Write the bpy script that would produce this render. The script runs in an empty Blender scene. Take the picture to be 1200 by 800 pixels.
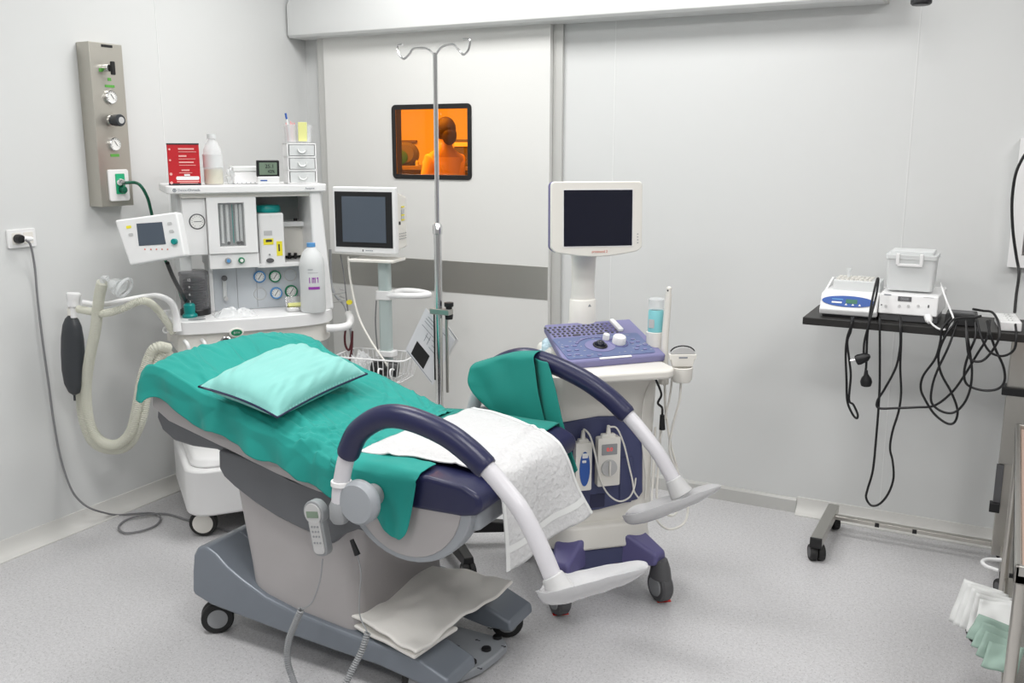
import bpy, bmesh, math, random
from mathutils import Vector, Matrix, Quaternion, noise
random.seed(7)
COL = bpy.context.scene.collection
V = Vector
PI = math.pi

# ---- measured camera (1200x800 frame) ---------------------------------
FPX = 1110.0
PITCH, YAW, ROLL = map(math.radians, (11.4948, 27.6122, 0.1019))
CAM = V((0, 0, 1.56))
fw = V((-math.sin(YAW)*math.cos(PITCH), math.cos(YAW)*math.cos(PITCH), -math.sin(PITCH)))
_r = V((math.cos(YAW), math.sin(YAW), 0)); _u = _r.cross(fw)
rt = _r*math.cos(ROLL) + _u*math.sin(ROLL)
up = -_r*math.sin(ROLL) + _u*math.cos(ROLL)

def ray(px, py):
    return fw*FPX + rt*(px-600) - up*(py-400)
def at(px, py, x=None, y=None, z=None):
    """the point of the room seen at a pixel, on the plane x=, y= or z="""
    d = ray(px, py)
    i, val = (0, x) if x is not None else (1, y) if y is not None else (2, z)
    return CAM + d*((val-CAM[i])/d[i])
def atp(px, py, p0, n):
    d = ray(px, py); p0 = V(p0); n = V(n)
    return CAM + d*(((p0-CAM).dot(n))/d.dot(n))

# ---- materials --------------------------------------------------------
def mat(name, col, rough=.5, metal=0, coat=0, bump=None, var=None, alpha=None, trans=0, ior=1.45, emit=None, sheen=0, spec=.5):
    m = bpy.data.materials.new(name); m.use_nodes = True
    nt = m.node_tree; b = nt.nodes['Principled BSDF']
    b.inputs['Base Color'].default_value = (*col, 1)
    b.inputs['Roughness'].default_value = rough
    b.inputs['Metallic'].default_value = metal
    b.inputs['Coat Weight'].default_value = coat
    b.inputs['Coat Roughness'].default_value = .15
    b.inputs['Transmission Weight'].default_value = trans
    b.inputs['IOR'].default_value = ior
    b.inputs['Sheen Weight'].default_value = sheen
    b.inputs['Specular IOR Level'].default_value = spec
    if alpha is not None: b.inputs['Alpha'].default_value = alpha
    if emit: b.inputs['Emission Color'].default_value = (*emit[:3], 1); b.inputs['Emission Strength'].default_value = emit[3]
    tc = nt.nodes.new('ShaderNodeTexCoord')
    if var:   # (scale, amount)
        n = nt.nodes.new('ShaderNodeTexNoise'); n.inputs['Scale'].default_value = var[0]; n.inputs['Detail'].default_value = 4
        nt.links.new(tc.outputs['Object'], n.inputs['Vector'])
        mx = nt.nodes.new('ShaderNodeMix'); mx.data_type = 'RGBA'
        mx.inputs['A'].default_value = (*[c*(1-var[1]) for c in col], 1)
        mx.inputs['B'].default_value = (*[min(1, c*(1+var[1])) for c in col], 1)
        nt.links.new(n.outputs['Fac'], mx.inputs['Factor']); nt.links.new(mx.outputs['Result'], b.inputs['Base Color'])
    if bump:  # (scale, strength, distance)
        n = nt.nodes.new('ShaderNodeTexNoise'); n.inputs['Scale'].default_value = bump[0]; n.inputs['Detail'].default_value = 3
        nt.links.new(tc.outputs['Object'], n.inputs['Vector'])
        bp = nt.nodes.new('ShaderNodeBump'); bp.inputs['Strength'].default_value = bump[1]; bp.inputs['Distance'].default_value = bump[2]
        nt.links.new(n.outputs['Fac'], bp.inputs['Height']); nt.links.new(bp.outputs['Normal'], b.inputs['Normal'])
    return m

M = {}
M['wall'] = mat('wall panel', (.655, .665, .660), .5, bump=(3, .04, .01))
M['wallseam'] = mat('wall joint', (.74, .75, .745), .5)
M['ceil'] = mat('ceiling paint', (.62, .62, .62), .8)
M['cove'] = mat('cove vinyl', (.68, .675, .65), .4)
M['alu'] = mat('anodised aluminium', (.60, .60, .58), .42, .35)
M['white'] = mat('white plastic', (.82, .82, .82), .35)
M['offwhite'] = mat('warm white plastic', (.78, .76, .71), .38)
M['door'] = mat('door laminate', (.725, .725, .705), .45)
M['steel'] = mat('brushed steel', (.50, .49, .46), .34, 1, bump=(60, .08, .002))
M['panelsteel'] = mat('satin panel steel', (.52, .50, .45), .38, .9, bump=(90, .05, .001))
M['chrome'] = mat('chrome', (.72, .72, .72), .16, 1)
M['black'] = mat('black plastic', (.012, .012, .013), .4)
M['rubber'] = mat('black rubber', (.018, .018, .018), .65)
M['cable'] = mat('black cable', (.008, .008, .009), .45)
M['greycable'] = mat('grey cable', (.22, .22, .23), .5)
M['dgrey'] = mat('dark grey plastic', (.10, .10, .105), .5)
M['mgrey'] = mat('mid grey plastic', (.30, .31, .32), .45)
M['lgrey'] = mat('light grey plastic', (.52, .52, .52), .42)
M['chairbase'] = mat('blue grey metallic lacquer', (.20, .225, .26), .36, .25, .25)
M['chaircover'] = mat('chair grey cover', (.115, .12, .130), .45)
M['chairlight'] = mat('chair light shell', (.42, .40, .40), .42)
M['tube'] = mat('light grey tube', (.64, .63, .66), .3, 0, .4)
M['discgrey'] = mat('satin grey disc', (.33, .35, .375), .4)
M['navy'] = mat('navy upholstery', (.017, .019, .062), .33, bump=(120, .12, .001))
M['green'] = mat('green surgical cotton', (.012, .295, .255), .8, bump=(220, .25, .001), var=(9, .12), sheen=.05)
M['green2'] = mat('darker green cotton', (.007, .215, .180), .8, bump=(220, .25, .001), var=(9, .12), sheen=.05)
M['pillow'] = mat('pale green pillow cotton', (.22, .53, .49), .75, bump=(160, .2, .001), var=(6, .08), sheen=.1)
M['pad'] = mat('white absorbent pad', (.60, .60, .605), .8, bump=(60, .9, .006))
M['pad2'] = mat('off white pad', (.82, .80, .76), .7, bump=(25, .35, .004), var=(4, .06))
M['purple'] = mat('lavender plastic', (.13, .12, .28), .4)
M['purple2'] = mat('lavender console', (.20, .195, .36), .38)
M['purpledeep'] = mat('console blue overlay', (.115, .15, .29), .35)
M['uspanel'] = mat('slate blue plastic', (.060, .068, .155), .45)
M['screen'] = mat('dark glass screen', (.006, .007, .018), .12)
M['screengrey'] = mat('grey lcd', (.085, .105, .135), .22)
M['teal'] = mat('teal plastic', (.0, .25, .235), .35)
M['hosegreen'] = mat('green hose', (.005, .11, .06), .4)
M['red'] = mat('red carton', (.52, .012, .02), .45)
M['redtape'] = mat('red tape', (.8, .03, .02), .5)
M['redled'] = mat('red digits', (.7, .03, .03), .5, emit=(1, .05, .03, .6))
M['yellow'] = mat('yellow label', (.85, .75, .04), .5)
M['paleyellow'] = mat('pale yellow paper', (.80, .80, .33), .6)
M['pink'] = mat('pink plastic', (.80, .35, .35), .5)
M['blue'] = mat('blue print', (.03, .10, .38), .4)
M['ringblue'] = mat('blue ring', (.10, .30, .60), .4)
M['ringgreen'] = mat('green ring', (.01, .20, .09), .4)
M['greenlabel'] = mat('green label', (.10, .36, .06), .5)
M['greenplate'] = mat('green outlet', (.02, .42, .20), .4)
M['dial'] = mat('dial face', (.80, .80, .78), .4)
M['ink'] = mat('printing ink', (.03, .03, .035), .6)
M['greyink'] = mat('grey ink', (.25, .27, .30), .6)
M['redink'] = mat('red ink', (.65, .20, .15), .6)
M['whiteink'] = mat('white ink', (.85, .85, .85), .6)
M['pinkink'] = mat('pale red ink', (.85, .45, .42), .6)
M['purpleink'] = mat('purple ink', (.30, .05, .38), .5)
M['lcdgreen'] = mat('lcd green', (.20, .27, .20), .3)
M['greenled'] = mat('green display', (.03, .16, .10), .3)
M['gaugepanel'] = mat('gauge panel', (.50, .53, .56), .45)
M['recess'] = mat('recess grey', (.33, .34, .34), .5)
M['bag'] = mat('black rubber bag', (.040, .044, .050), .42)
M['frost'] = mat('frosted polypropylene', (.80, .82, .82), .5, alpha=.72)
M['frost2'] = mat('translucent plastic', (.84, .86, .87), .35, alpha=.38)
M['liquid'] = mat('yellowish liquid', (.70, .66, .45), .3, alpha=.85)
M['clear'] = mat('clear plastic', (.85, .88, .88), .15, alpha=.28)
M['smoke'] = mat('smoked canister', (.16, .16, .17), .15, alpha=.55)
M['hose'] = mat('cream corrugated hose', (.76, .76, .66), .4, alpha=.66)
M['gel'] = mat('turquoise gel', (.25, .62, .66), .3)
M['paper'] = mat('white paper', (.72, .73, .72), .7)
M['laminate'] = mat('laminated sheet', (.76, .77, .80), .25)
M['mint'] = mat('mint tissue', (.26, .36, .31), .75)
M['desk'] = mat('black desk top', (.018, .017, .016), .45)
M['skin'] = mat('skin', (.62, .40, .30), .55)
M['hair'] = mat('dark hair', (.05, .035, .025), .55)
M['coat'] = mat('pink work coat', (.85, .55, .50), .7)
M['trolley'] = mat('stainless tray', (.62, .60, .56), .22, 1, bump=(8, .05, .004))
M['trolleyleg'] = mat('stainless tube', (.55, .53, .49), .3, 1)
M['tray_pink'] = mat('salmon tray liner', (.46, .33, .27), .5)
M['cabinet'] = mat('far room cabinet', (.20, .17, .14), .6)

# orange safety glass
g = bpy.data.materials.new('amber safety glass'); g.use_nodes = True
nt = g.node_tree; nt.nodes.clear()
o_ = nt.nodes.new('ShaderNodeOutputMaterial'); t_ = nt.nodes.new('ShaderNodeBsdfTransparent'); t_.inputs['Color'].default_value = (1.0, .53, .095, 1)
gl = nt.nodes.new('ShaderNodeBsdfGlossy'); gl.inputs['Roughness'].default_value = .03
fr = nt.nodes.new('ShaderNodeFresnel'); fr.inputs['IOR'].default_value = 1.45
mx = nt.nodes.new('ShaderNodeMixShader')
nt.links.new(fr.outputs[0], mx.inputs[0]); nt.links.new(t_.outputs[0], mx.inputs[1]); nt.links.new(gl.outputs[0], mx.inputs[2]); nt.links.new(mx.outputs[0], o_.inputs[0])
M['amber'] = g

# speckled vinyl floor
m = mat('speckled vinyl floor', (.56, .55, .56), .36); nt = m.node_tree; b = nt.nodes['Principled BSDF']
tc = nt.nodes.new('ShaderNodeTexCoord')
def speck(scale, lo, hi):
    vo = nt.nodes.new('ShaderNodeTexNoise'); vo.inputs['Scale'].default_value = scale; vo.inputs['Detail'].default_value = 2
    nt.links.new(tc.outputs['Object'], vo.inputs['Vector'])
    cr = nt.nodes.new('ShaderNodeMapRange'); cr.inputs['From Min'].default_value = lo; cr.inputs['From Max'].default_value = hi
    nt.links.new(vo.outputs['Fac'], cr.inputs['Value']); return cr.outputs['Result']
def mixc(fac, a, bcol):
    mx = nt.nodes.new('ShaderNodeMix'); mx.data_type = 'RGBA'
    nt.links.new(fac, mx.inputs['Factor'])
    if isinstance(a, tuple): mx.inputs['A'].default_value = (*a, 1)
    else: nt.links.new(a, mx.inputs['A'])
    mx.inputs['B'].default_value = (*bcol, 1); return mx.outputs['Result']
c = mixc(speck(90, .4, .6), (.525, .52, .53), (.585, .58, .59))
c = mixc(speck(190, .62, .70), c, (.24, .23, .23))
c = mixc(speck(230, .62, .70), c, (.74, .74, .75))
nt.links.new(c, b.inputs['Base Color'])
M['floor'] = m

# ---- mesh builder -----------------------------------------------------
def rpoly(w, h, r, n=5, cx=0, cy=0):
    """rounded rectangle outline"""
    out = []; r = min(r, w/2-1e-5, h/2-1e-5)
    for qx, qy, a0 in ((1, 1, 0), (-1, 1, 90), (-1, -1, 180), (1, -1, 270)):
        for i in range(n+1):
            a = math.radians(a0+90*i/n)
            out.append((cx+qx*(w/2-r)+r*math.cos(a), cy+qy*(h/2-r)+r*math.sin(a)))
    return out
def epoly(rx, ry, n=28, cx=0, cy=0):
    return [(cx+rx*math.cos(2*PI*i/n), cy+ry*math.sin(2*PI*i/n)) for i in range(n)]
def smooth_path(pts, res=6, closed=False):
    P = [V(p) for p in pts]; n = len(P)
    if n < 3: return P
    out = []
    segs = n if closed else n-1
    for i in range(segs):
        p1, p2 = P[i], P[(i+1) % n]
        p0 = P[(i-1) % n] if closed or i > 0 else p1+(p1-p2)
        p3 = P[(i+2) % n] if closed or i+2 < n else p2+(p2-p1)
        for k in range(res):
            t = k/res
            out.append(.5*((2*p1)+(-p0+p2)*t+(2*p0-5*p1+4*p2-p3)*t*t+(-p0+3*p1-3*p2+p3)*t**3))
    if not closed: out.append(P[-1])
    return out

class MB:
    def __init__(s): s.bm = bmesh.new()
    def _place(s, verts, mtx):
        if mtx is not None:
            for v in verts: v.co = mtx @ v.co
        return s
    def box(s, c, size, rot=None, taper=1):
        r = bmesh.ops.create_cube(s.bm, size=1)['verts']
        for v in r:
            k = taper if v.co.z > 0 else 1
            v.co = V((v.co.x*size[0]*k, v.co.y*size[1]*k, v.co.z*size[2]))
            if rot is not None: v.co = rot @ v.co
            v.co += V(c)
        return s
    def bb(s, x0, x1, y0, y1, z0, z1):
        return s.box(((x0+x1)/2, (y0+y1)/2, (z0+z1)/2), (x1-x0, y1-y0, z1-z0))
    def hexa(s, b4, t4):
        vs = [s.bm.verts.new(V(p)) for p in list(b4)+list(t4)]
        for f in ((3, 2, 1, 0), (4, 5, 6, 7), (0, 1, 5, 4), (1, 2, 6, 5), (2, 3, 7, 6), (3, 0, 4, 7)):
            s.bm.faces.new([vs[i] for i in f])
        return s
    def prism(s, poly, a, b, frame='xz', mtx=None, scale_b=1):
        """extrude a 2-D outline; frame xz: depth is y; xy: depth is z; yz: depth is x"""
        def P(u, v, d):
            return V((u, d, v)) if frame == 'xz' else V((u, v, d)) if frame == 'xy' else V((d, u, v))
        cu = sum(p[0] for p in poly)/len(poly); cv = sum(p[1] for p in poly)/len(poly)
        A = [s.bm.verts.new(P(u, v, a)) for u, v in poly]
        B = [s.bm.verts.new(P(cu+(u-cu)*scale_b, cv+(v-cv)*scale_b, b)) for u, v in poly]
        n = len(poly)
        s.bm.faces.new(A); s.bm.faces.new(B[::-1])
        for i in range(n): s.bm.faces.new((A[i], B[i], B[(i+1) % n], A[(i+1) % n]))
        return s._place(A+B, mtx)
    def slab(s, c, u, v, poly, t):
        """outline in the plane (u,v) through c, thickness t centred along u x v"""
        u = V(u).normalized(); v = V(v); v = (v-u*v.dot(u)).normalized(); n = u.cross(v)
        m = Matrix(((u.x, v.x, n.x, c[0]), (u.y, v.y, n.y, c[1]), (u.z, v.z, n.z, c[2]), (0, 0, 0, 1)))
        return s.prism(poly, -t/2, t/2, 'xy', m)
    def cyl(s, p0, p1, r0, r1=None, seg=24, cap=True):
        p0, p1 = V(p0), V(p1); r1 = r0 if r1 is None else r1
        d = (p1-p0).normalized(); a = d.orthogonal().normalized(); b = d.cross(a)
        A = []; B = []
        for i in range(seg):
            t = 2*PI*i/seg; q = a*math.cos(t)+b*math.sin(t)
            A.append(s.bm.verts.new(p0+q*r0)); B.append(s.bm.verts.new(p1+q*r1))
        for i in range(seg): s.bm.faces.new((A[i], A[(i+1) % seg], B[(i+1) % seg], B[i]))
        if cap: s.bm.faces.new(A[::-1]); s.bm.faces.new(B)
        return s
    def tube(s, pts, r, seg=10, res=6, closed=False, raw=False, sx=1, sy=1):
        P = [V(p) for p in pts] if raw else smooth_path(pts, res, closed)
        n = len(P)
        if n < 2: return s
        rr = r if callable(r) else (lambda t: r)
        def tang(i):
            if closed: return (P[(i+1) % n]-P[(i-1) % n]).normalized()
            d = P[min(i+1, n-1)]-P[max(i-1, 0)]
            return d.normalized() if d.length > 1e-9 else V((0, 0, 1))
        t0 = tang(0); a = t0.cross(V((0, 0, 1)))
        a = a.normalized() if a.length > 1e-3 else V((1, 0, 0)); rings = []
        for i in range(n):
            t = tang(i)
            a = (a-t*a.dot(t)); a = a.normalized() if a.length > 1e-6 else t.orthogonal().normalized()
            b = t.cross(a); R = rr(i/(n-1))
            rings.append([s.bm.verts.new(P[i]+(a*math.cos(2*PI*k/seg)*sx+b*math.sin(2*PI*k/seg)*sy)*R) for k in range(seg)])
        m = n if closed else n-1
        for i in range(m):
            A, B = rings[i], rings[(i+1) % n]
            for k in range(seg): s.bm.faces.new((A[k], A[(k+1) % seg], B[(k+1) % seg], B[k]))
        if not closed: s.bm.faces.new(rings[0][::-1]); s.bm.faces.new(rings[-1])
        return s
    def lathe(s, prof, c=(0, 0, 0), axis=(0, 0, 1), seg=28, sx=1, sy=1, cap=True):
        q = V((0, 0, 1)).rotation_difference(V(axis)); rings = []; c = V(c)
        for r, z in prof:
            if r < 1e-6: rings.append([s.bm.verts.new(c+q @ V((0, 0, z)))])
            else: rings.append([s.bm.verts.new(c+q @ V((r*sx*math.cos(2*PI*k/seg), r*sy*math.sin(2*PI*k/seg), z))) for k in range(seg)])
        for A, B in zip(rings, rings[1:]):
            for k in range(seg):
                f = [A[k % len(A)], A[(k+1) % len(A)], B[(k+1) % len(B)], B[k % len(B)]]
                f = list(dict.fromkeys(f))
                if len(f) > 2: s.bm.faces.new(f)
        if cap and len(rings[0]) > 1: s.bm.faces.new(rings[0][::-1])
        if cap and len(rings[-1]) > 1: s.bm.faces.new(rings[-1])
        return s
    def ball(s, c, r, seg=20):
        rx, ry, rz = r if hasattr(r, '__len__') else (r, r, r)
        vs = bmesh.ops.create_uvsphere(s.bm, u_segments=seg, v_segments=seg//2, radius=1)['verts']
        for v in vs: v.co = V((v.co.x*rx, v.co.y*ry, v.co.z*rz))+V(c)
        return s
    def torus(s, c, axis, R, r, seg=32, k=8, a0=0, a1=2*PI):
        q = V((0, 0, 1)).rotation_difference(V(axis)); full = abs(a1-a0-2*PI) < 1e-4
        n = seg if full else seg+1
        pts = [V(c)+q @ V((R*math.cos(a0+(a1-a0)*i/seg), R*math.sin(a0+(a1-a0)*i/seg), 0)) for i in range(n)]
        return s.tube(pts, r, k, closed=full, raw=True)
    def grid(s, fn, nu, nv, closed_u=False):
        R = [[s.bm.verts.new(V(fn(i/nu, j/nv))) for j in range(nv+1)] for i in range(nu+(0 if closed_u else 1))]
        for i in range(nu):
            A = R[i]; B = R[(i+1) % len(R)]
            for j in range(nv): s.bm.faces.new((A[j], B[j], B[j+1], A[j+1]))
        return s
    def build(s, name, material, parent=None, smooth=40, bevel=0, bseg=2, solid=0, sub=0, offset=0, **props):
        me = bpy.data.meshes.new(name)
        bmesh.ops.recalc_face_normals(s.bm, faces=s.bm.faces)
        s.bm.to_mesh(me); s.bm.free()
        if smooth:
            for p in me.polygons: p.use_smooth = True
            me.set_sharp_from_angle(angle=math.radians(smooth))
        me.materials.append(M[material] if isinstance(material, str) else material)
        o = bpy.data.objects.new(name, me); COL.objects.link(o)
        if parent is not None: o.parent = parent.o if isinstance(parent, Fr) else parent
        if solid:
            md = o.modifiers.new('s', 'SOLIDIFY'); md.thickness = solid; md.offset = offset
        if bevel:
            md = o.modifiers.new('b', 'BEVEL'); md.width = bevel; md.segments = bseg; md.limit_method = 'ANGLE'; md.angle_limit = math.radians(35)
            md.harden_normals = True
        if sub:
            md = o.modifiers.new('u', 'SUBSURF'); md.levels = sub; md.render_levels = sub
        for k, v in props.items(): o[k] = v
        return o

class Fr:
    """a thing: Empty at its base, parts in its own coordinates"""
    def __init__(s, name, origin, yaw=0, label=None, cat=None, group=None, kind=None):
        s.o = bpy.data.objects.new(name, None); COL.objects.link(s.o); s.o.empty_display_size = .1
        s.org = V(origin); s.yaw = math.radians(yaw)
        s.o.location = s.org; s.o.rotation_euler = (0, 0, s.yaw)
        s.R = Matrix.Rotation(s.yaw, 3, 'Z'); s.Ri = s.R.transposed()
        if label: s.o['label'] = label
        if cat: s.o['category'] = cat
        if group: s.o['group'] = group
        if kind: s.o['kind'] = kind
    def L(s, p): return s.Ri @ (V(p)-s.org)
    def W(s, p): return s.R @ V(p)+s.org
    def on(s, px, py, ly=None, lz=None, lx=None):
        o = s.Ri @ (CAM-s.org); d = s.Ri @ ray(px, py)
        i, val = (0, lx) if lx is not None else (1, ly) if ly is not None else (2, lz)
        return o+d*((val-o[i])/d[i])

def single(name, mb, material, label, cat, group=None, kind=None, **kw):
    """a thing that is one mesh, its origin at its base"""
    xs = [v.co.copy() for v in mb.bm.verts]
    c = V((sum(p.x for p in xs)/len(xs), sum(p.y for p in xs)/len(xs), min(p.z for p in xs)))
    for v in mb.bm.verts: v.co -= c
    o = mb.build(name, material, None, **kw); o.location = c
    if label: o['label'] = label
    if cat: o['category'] = cat
    if group: o['group'] = group
    if kind: o['kind'] = kind
    return o
def struct(name, mb, material, **kw):
    o = mb.build(name, material, None, **kw); o['kind'] = 'structure'; return o

def text(s, c, u, v, size, material, parent, name='lettering', ext=.0003, align='CENTER'):
    cu = bpy.data.curves.new(name, 'FONT'); cu.body = s; cu.size = size; cu.extrude = ext; cu.align_x = align; cu.align_y = 'CENTER'
    t = bpy.data.objects.new(name, cu); COL.objects.link(t)
    dg = bpy.context.evaluated_depsgraph_get(); dg.update()
    me = bpy.data.meshes.new_from_object(t.evaluated_get(dg)); bpy.data.objects.remove(t); bpy.data.curves.remove(cu)
    u = V(u).normalized(); v = V(v); v = (v-u*v.dot(u)).normalized(); n = u.cross(v)
    m = Matrix(((u.x, v.x, n.x, c[0]), (u.y, v.y, n.y, c[1]), (u.z, v.z, n.z, c[2]), (0, 0, 0, 1)))
    me.transform(m); me.materials.clear(); me.materials.append(M[material])
    for p in me.polygons: p.material_index = 0
    o = bpy.data.objects.new(name, me); COL.objects.link(o)
    o.parent = parent.o if isinstance(parent, Fr) else parent
    return o
def helix(path, R, pitch):
    P = smooth_path(path, 24); out = []; d = 0; a = None
    L = sum((P[i+1]-P[i]).length for i in range(len(P)-1))
    n = int(L/pitch*8)
    cum = [0]
    for i in range(len(P)-1): cum.append(cum[-1]+(P[i+1]-P[i]).length)
    j = 0
    for k in range(n+1):
        t = L*k/n
        while j < len(P)-2 and cum[j+1] < t: j += 1
        f = (t-cum[j])/max(1e-9, cum[j+1]-cum[j]); p = P[j].lerp(P[j+1], f); tg = (P[j+1]-P[j]).normalized()
        a = tg.orthogonal().normalized() if a is None else (a-tg*a.dot(tg)).normalized()
        b = tg.cross(a); th = 2*PI*t/pitch
        out.append(p+(a*math.cos(th)+b*math.sin(th))*R)
    return out
def corrugated(mb, path, r, amp, pitch, seg=14):
    P = smooth_path(path, 40); L = sum((P[i+1]-P[i]).length for i in range(len(P)-1))
    n = int(L/pitch*6); Q = []
    cum = [0]
    for i in range(len(P)-1): cum.append(cum[-1]+(P[i+1]-P[i]).length)
    j = 0
    for k in range(n+1):
        t = L*k/n
        while j < len(P)-2 and cum[j+1] < t: j += 1
        f = (t-cum[j])/max(1e-9, cum[j+1]-cum[j]); Q.append(P[j].lerp(P[j+1], f))
    return mb.tube(Q, lambda t: r+amp*math.sin(2*PI*t*L/pitch), seg, raw=True)
def bars(c, u, v, items, material, parent, name='print', t=.0008):
    b = MB(); u = V(u).normalized(); v = V(v).normalized()
    for x, y, w, h in items: b.slab(V(c)+u*x+v*y, u, v, rpoly(w, h, min(w, h)*.2, 2), t)
    return b.build(name, material, parent, smooth=0)
def nz(x, y, z=0): return noise.noise(V((x, y, z)))
def caster(parent, c, r, w, ax, tyre='rubber', hub='mgrey', name='caster', stem=None, hood=None):
    """twin-wheel castor: centre c, axle direction ax"""
    ax = V(ax).normalized(); c = V(c)
    b = MB()
    for sgn in (-1, 1):
        k = c+ax*sgn*w*.5
        b.lathe([(r*.6, -w*.42), (r*.93, -w*.42), (r, -w*.25), (r, w*.25), (r*.93, w*.42), (r*.6, w*.42)], k, ax, 28)
    o = b.build(name, tyre, parent)
    h = MB()
    for sgn in (-1, 1):
        k = c+ax*sgn*(w*.5+w*.40)
        h.lathe([(0, -w*.05*sgn), (r*.62, -w*.05*sgn), (r*.62, w*.06*sgn), (0, w*.10*sgn)], k, ax, 24)
    h.build('hub', hub, o)
    s_ = MB(); top = c+V((0, 0, r*1.15)) if stem is None else V(stem)
    s_.cyl(c, top, w*.3); s_.box(c+V((0, 0, r*.55)), (w*.5, w*.5, r*1.1))
    s_.build('fork', 'dgrey' if hood is None else hood, o)
    return o
M['walldim'] = mat('unseen wall dimmed for fill', (.36, .36, .36), .6)  # unseen right and front walls, darkened to cut fill from the camera side
# ======================= THE ROOM =====================================
XL, YB, ZC = -3.343, 4.06, 2.75
XR, YF = 2.3, -1.9
DY = YB-.05                      # face of the sliding door
struct('floor', MB().bb(XL-.1, XR+.1, YF-.1, YB+.1, -.1, 0), 'floor', smooth=0)
struct('ceiling', MB().bb(XL-.1, XR+.1, YF-.1, YB+.1, ZC, ZC+.1), 'ceil', smooth=0)
def seam_x(b, x, z0=.08, z1=ZC): b.bb(x-.002, x+.002, YB-.0012, YB+.01, z0, z1)
def seam_y(b, y, z0=.08, z1=ZC): b.bb(XL-.01, XL+.0012, y-.002, y+.002, z0, z1)
wl = MB().bb(XL-.1, XL, YF, YB, 0, ZC)
struct('wall_left', wl, 'wall', smooth=0)
sl = MB(); ys = at(188, 100, x=XL).y
for k in range(-3, 1): seam_y(sl, ys+k*1.23)
struct('trim_3', sl, 'wallseam', smooth=0)
struct('wall_right', MB().bb(XR, XR+.1, YF, YB, 0, ZC), 'walldim', smooth=0)
struct('wall_front', MB().bb(XL, XR, YF-.1, YF, 0, ZC), 'walldim', smooth=0)
# pass window opening in the door and in the wall behind it
wa, wb = at(459, 123, y=DY-.002), at(553, 211, y=DY-.002)
wx0, wx1, wz0, wz1 = wa.x, wb.x, wb.z, wa.z+.0
def wall_hole(b, x0, x1, y0, y1, z0, z1, h):
    hx0, hx1, hz0, hz1 = h
    b.bb(x0, hx0, y0, y1, z0, z1); b.bb(hx1, x1, y0, y1, z0, z1)
    b.bb(hx0, hx1, y0, y1, z0, hz0); b.bb(hx0, hx1, y0, y1, hz1, z1)
    return b
ins = .018
hole = (wx0+ins, wx1-ins, wz0+ins, wz1-ins)
struct('wall_back', wall_hole(MB(), XL, XR, YB, YB+.06, 0, ZC, (hole[0]-.15, hole[1]+.02, hole[2]-.06, hole[3]+.04)), 'wall', smooth=0)
sb = MB()
x1s = at(719, 160, y=YB).x; x2s = at(1067, 160, y=YB).x
for x in (x1s, x2s, 2*x2s-x1s): seam_x(sb, x)
struct('trim_4', sb, 'wallseam', smooth=0)

# sliding door with a steel bumper band and an aluminium stile
dx0, dx1 = at(384, 200, y=DY).x, at(643.5, 200, y=DY).x
ZH = 2.108                       # underside of the rail cover
door = Fr('door_1', (0, 0, 0)); door.o['kind'] = 'structure'
wall_hole(MB(), dx0, dx1, DY, YB-.003, .012, ZH+.1, hole).build('door_leaf', 'door', door, smooth=0)
bz1, bz0 = at(642, 313, y=DY).z, at(642, 351.5, y=DY).z
MB().bb(dx0+.002, dx1-.002, DY-.002, DY+.004, bz0, bz1).build('bumper_band', 'steel', door, smooth=0)
MB().bb(dx0-.05, dx0, DY+.012, YB, .012, ZH+.1).build('door_frame', 'alu', door, bevel=.002)
MB().bb(dx1+.001, dx1+.048, DY+.03, YB-.001, .012, ZH+.1).build('door_seal', 'alu', door, bevel=.002)
# window: black border printed on the amber glass, dark reveal behind
win = Fr('window_1', (0, 0, 0)); win.o['kind'] = 'structure'
cx, cz = (wx0+wx1)/2, (wz0+wz1)/2; ww, wh = wx1-wx0, wz1-wz0
def ring(mb, outer, inner, y0, y1):
    n = len(outer)
    A = [mb.bm.verts.new((u, y0, v)) for u, v in outer]; B = [mb.bm.verts.new((u, y0, v)) for u, v in inner]
    C = [mb.bm.verts.new((u, y1, v)) for u, v in outer]; D = [mb.bm.verts.new((u, y1, v)) for u, v in inner]
    for i in range(n):
        j = (i+1) % n
        mb.bm.faces.new((A[i], A[j], B[j], B[i])); mb.bm.faces.new((C[i], D[i], D[j], C[j]))
        mb.bm.faces.new((A[i], C[i], C[j], A[j])); mb.bm.faces.new((B[i], B[j], D[j], D[i]))
    return mb
ring(MB(), rpoly(ww, wh, .022, 5, cx, cz), rpoly(ww-.042, wh-.042, .004, 5, cx, cz), DY-.006, DY+.002).build('window_frame', 'black', win, smooth=30)
ring(MB(), rpoly(ww-.038, wh-.038, .004, 5, cx, cz), rpoly(ww-.044, wh-.044, .004, 5, cx, cz), DY+.0015, YB-.004).build('reveal', 'black', win, smooth=30)
MB().bb(cx-ww/2+.0225, cx+ww/2-.0225, DY-.003, DY, cz-wh/2+.0225, cz+wh/2-.0225).build('pane', 'amber', win, smooth=0)

# rail cover over the sliding door
yh = YB-.15
hx1 = at(1032.5, 2, y=yh).x
zb = at(600, 21.5, y=yh).z; zt = at(360, 5, y=yh).z
prof = [(YB, ZH), (yh+.012, ZH), (yh, ZH+.012), (yh, zt), (yh+.05, zt+.09), (YB, zt+.11)]
hd = MB(); hd.prism([(p[0], p[1]) for p in prof], XL+.012, hx1, 'yz')
struct('trim_1', hd, 'wall', bevel=.003)
struct('trim_2', MB().prism([(p[0], p[1]) for p in prof], hx1, hx1+.012, 'yz'), 'alu', smooth=0)

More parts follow.
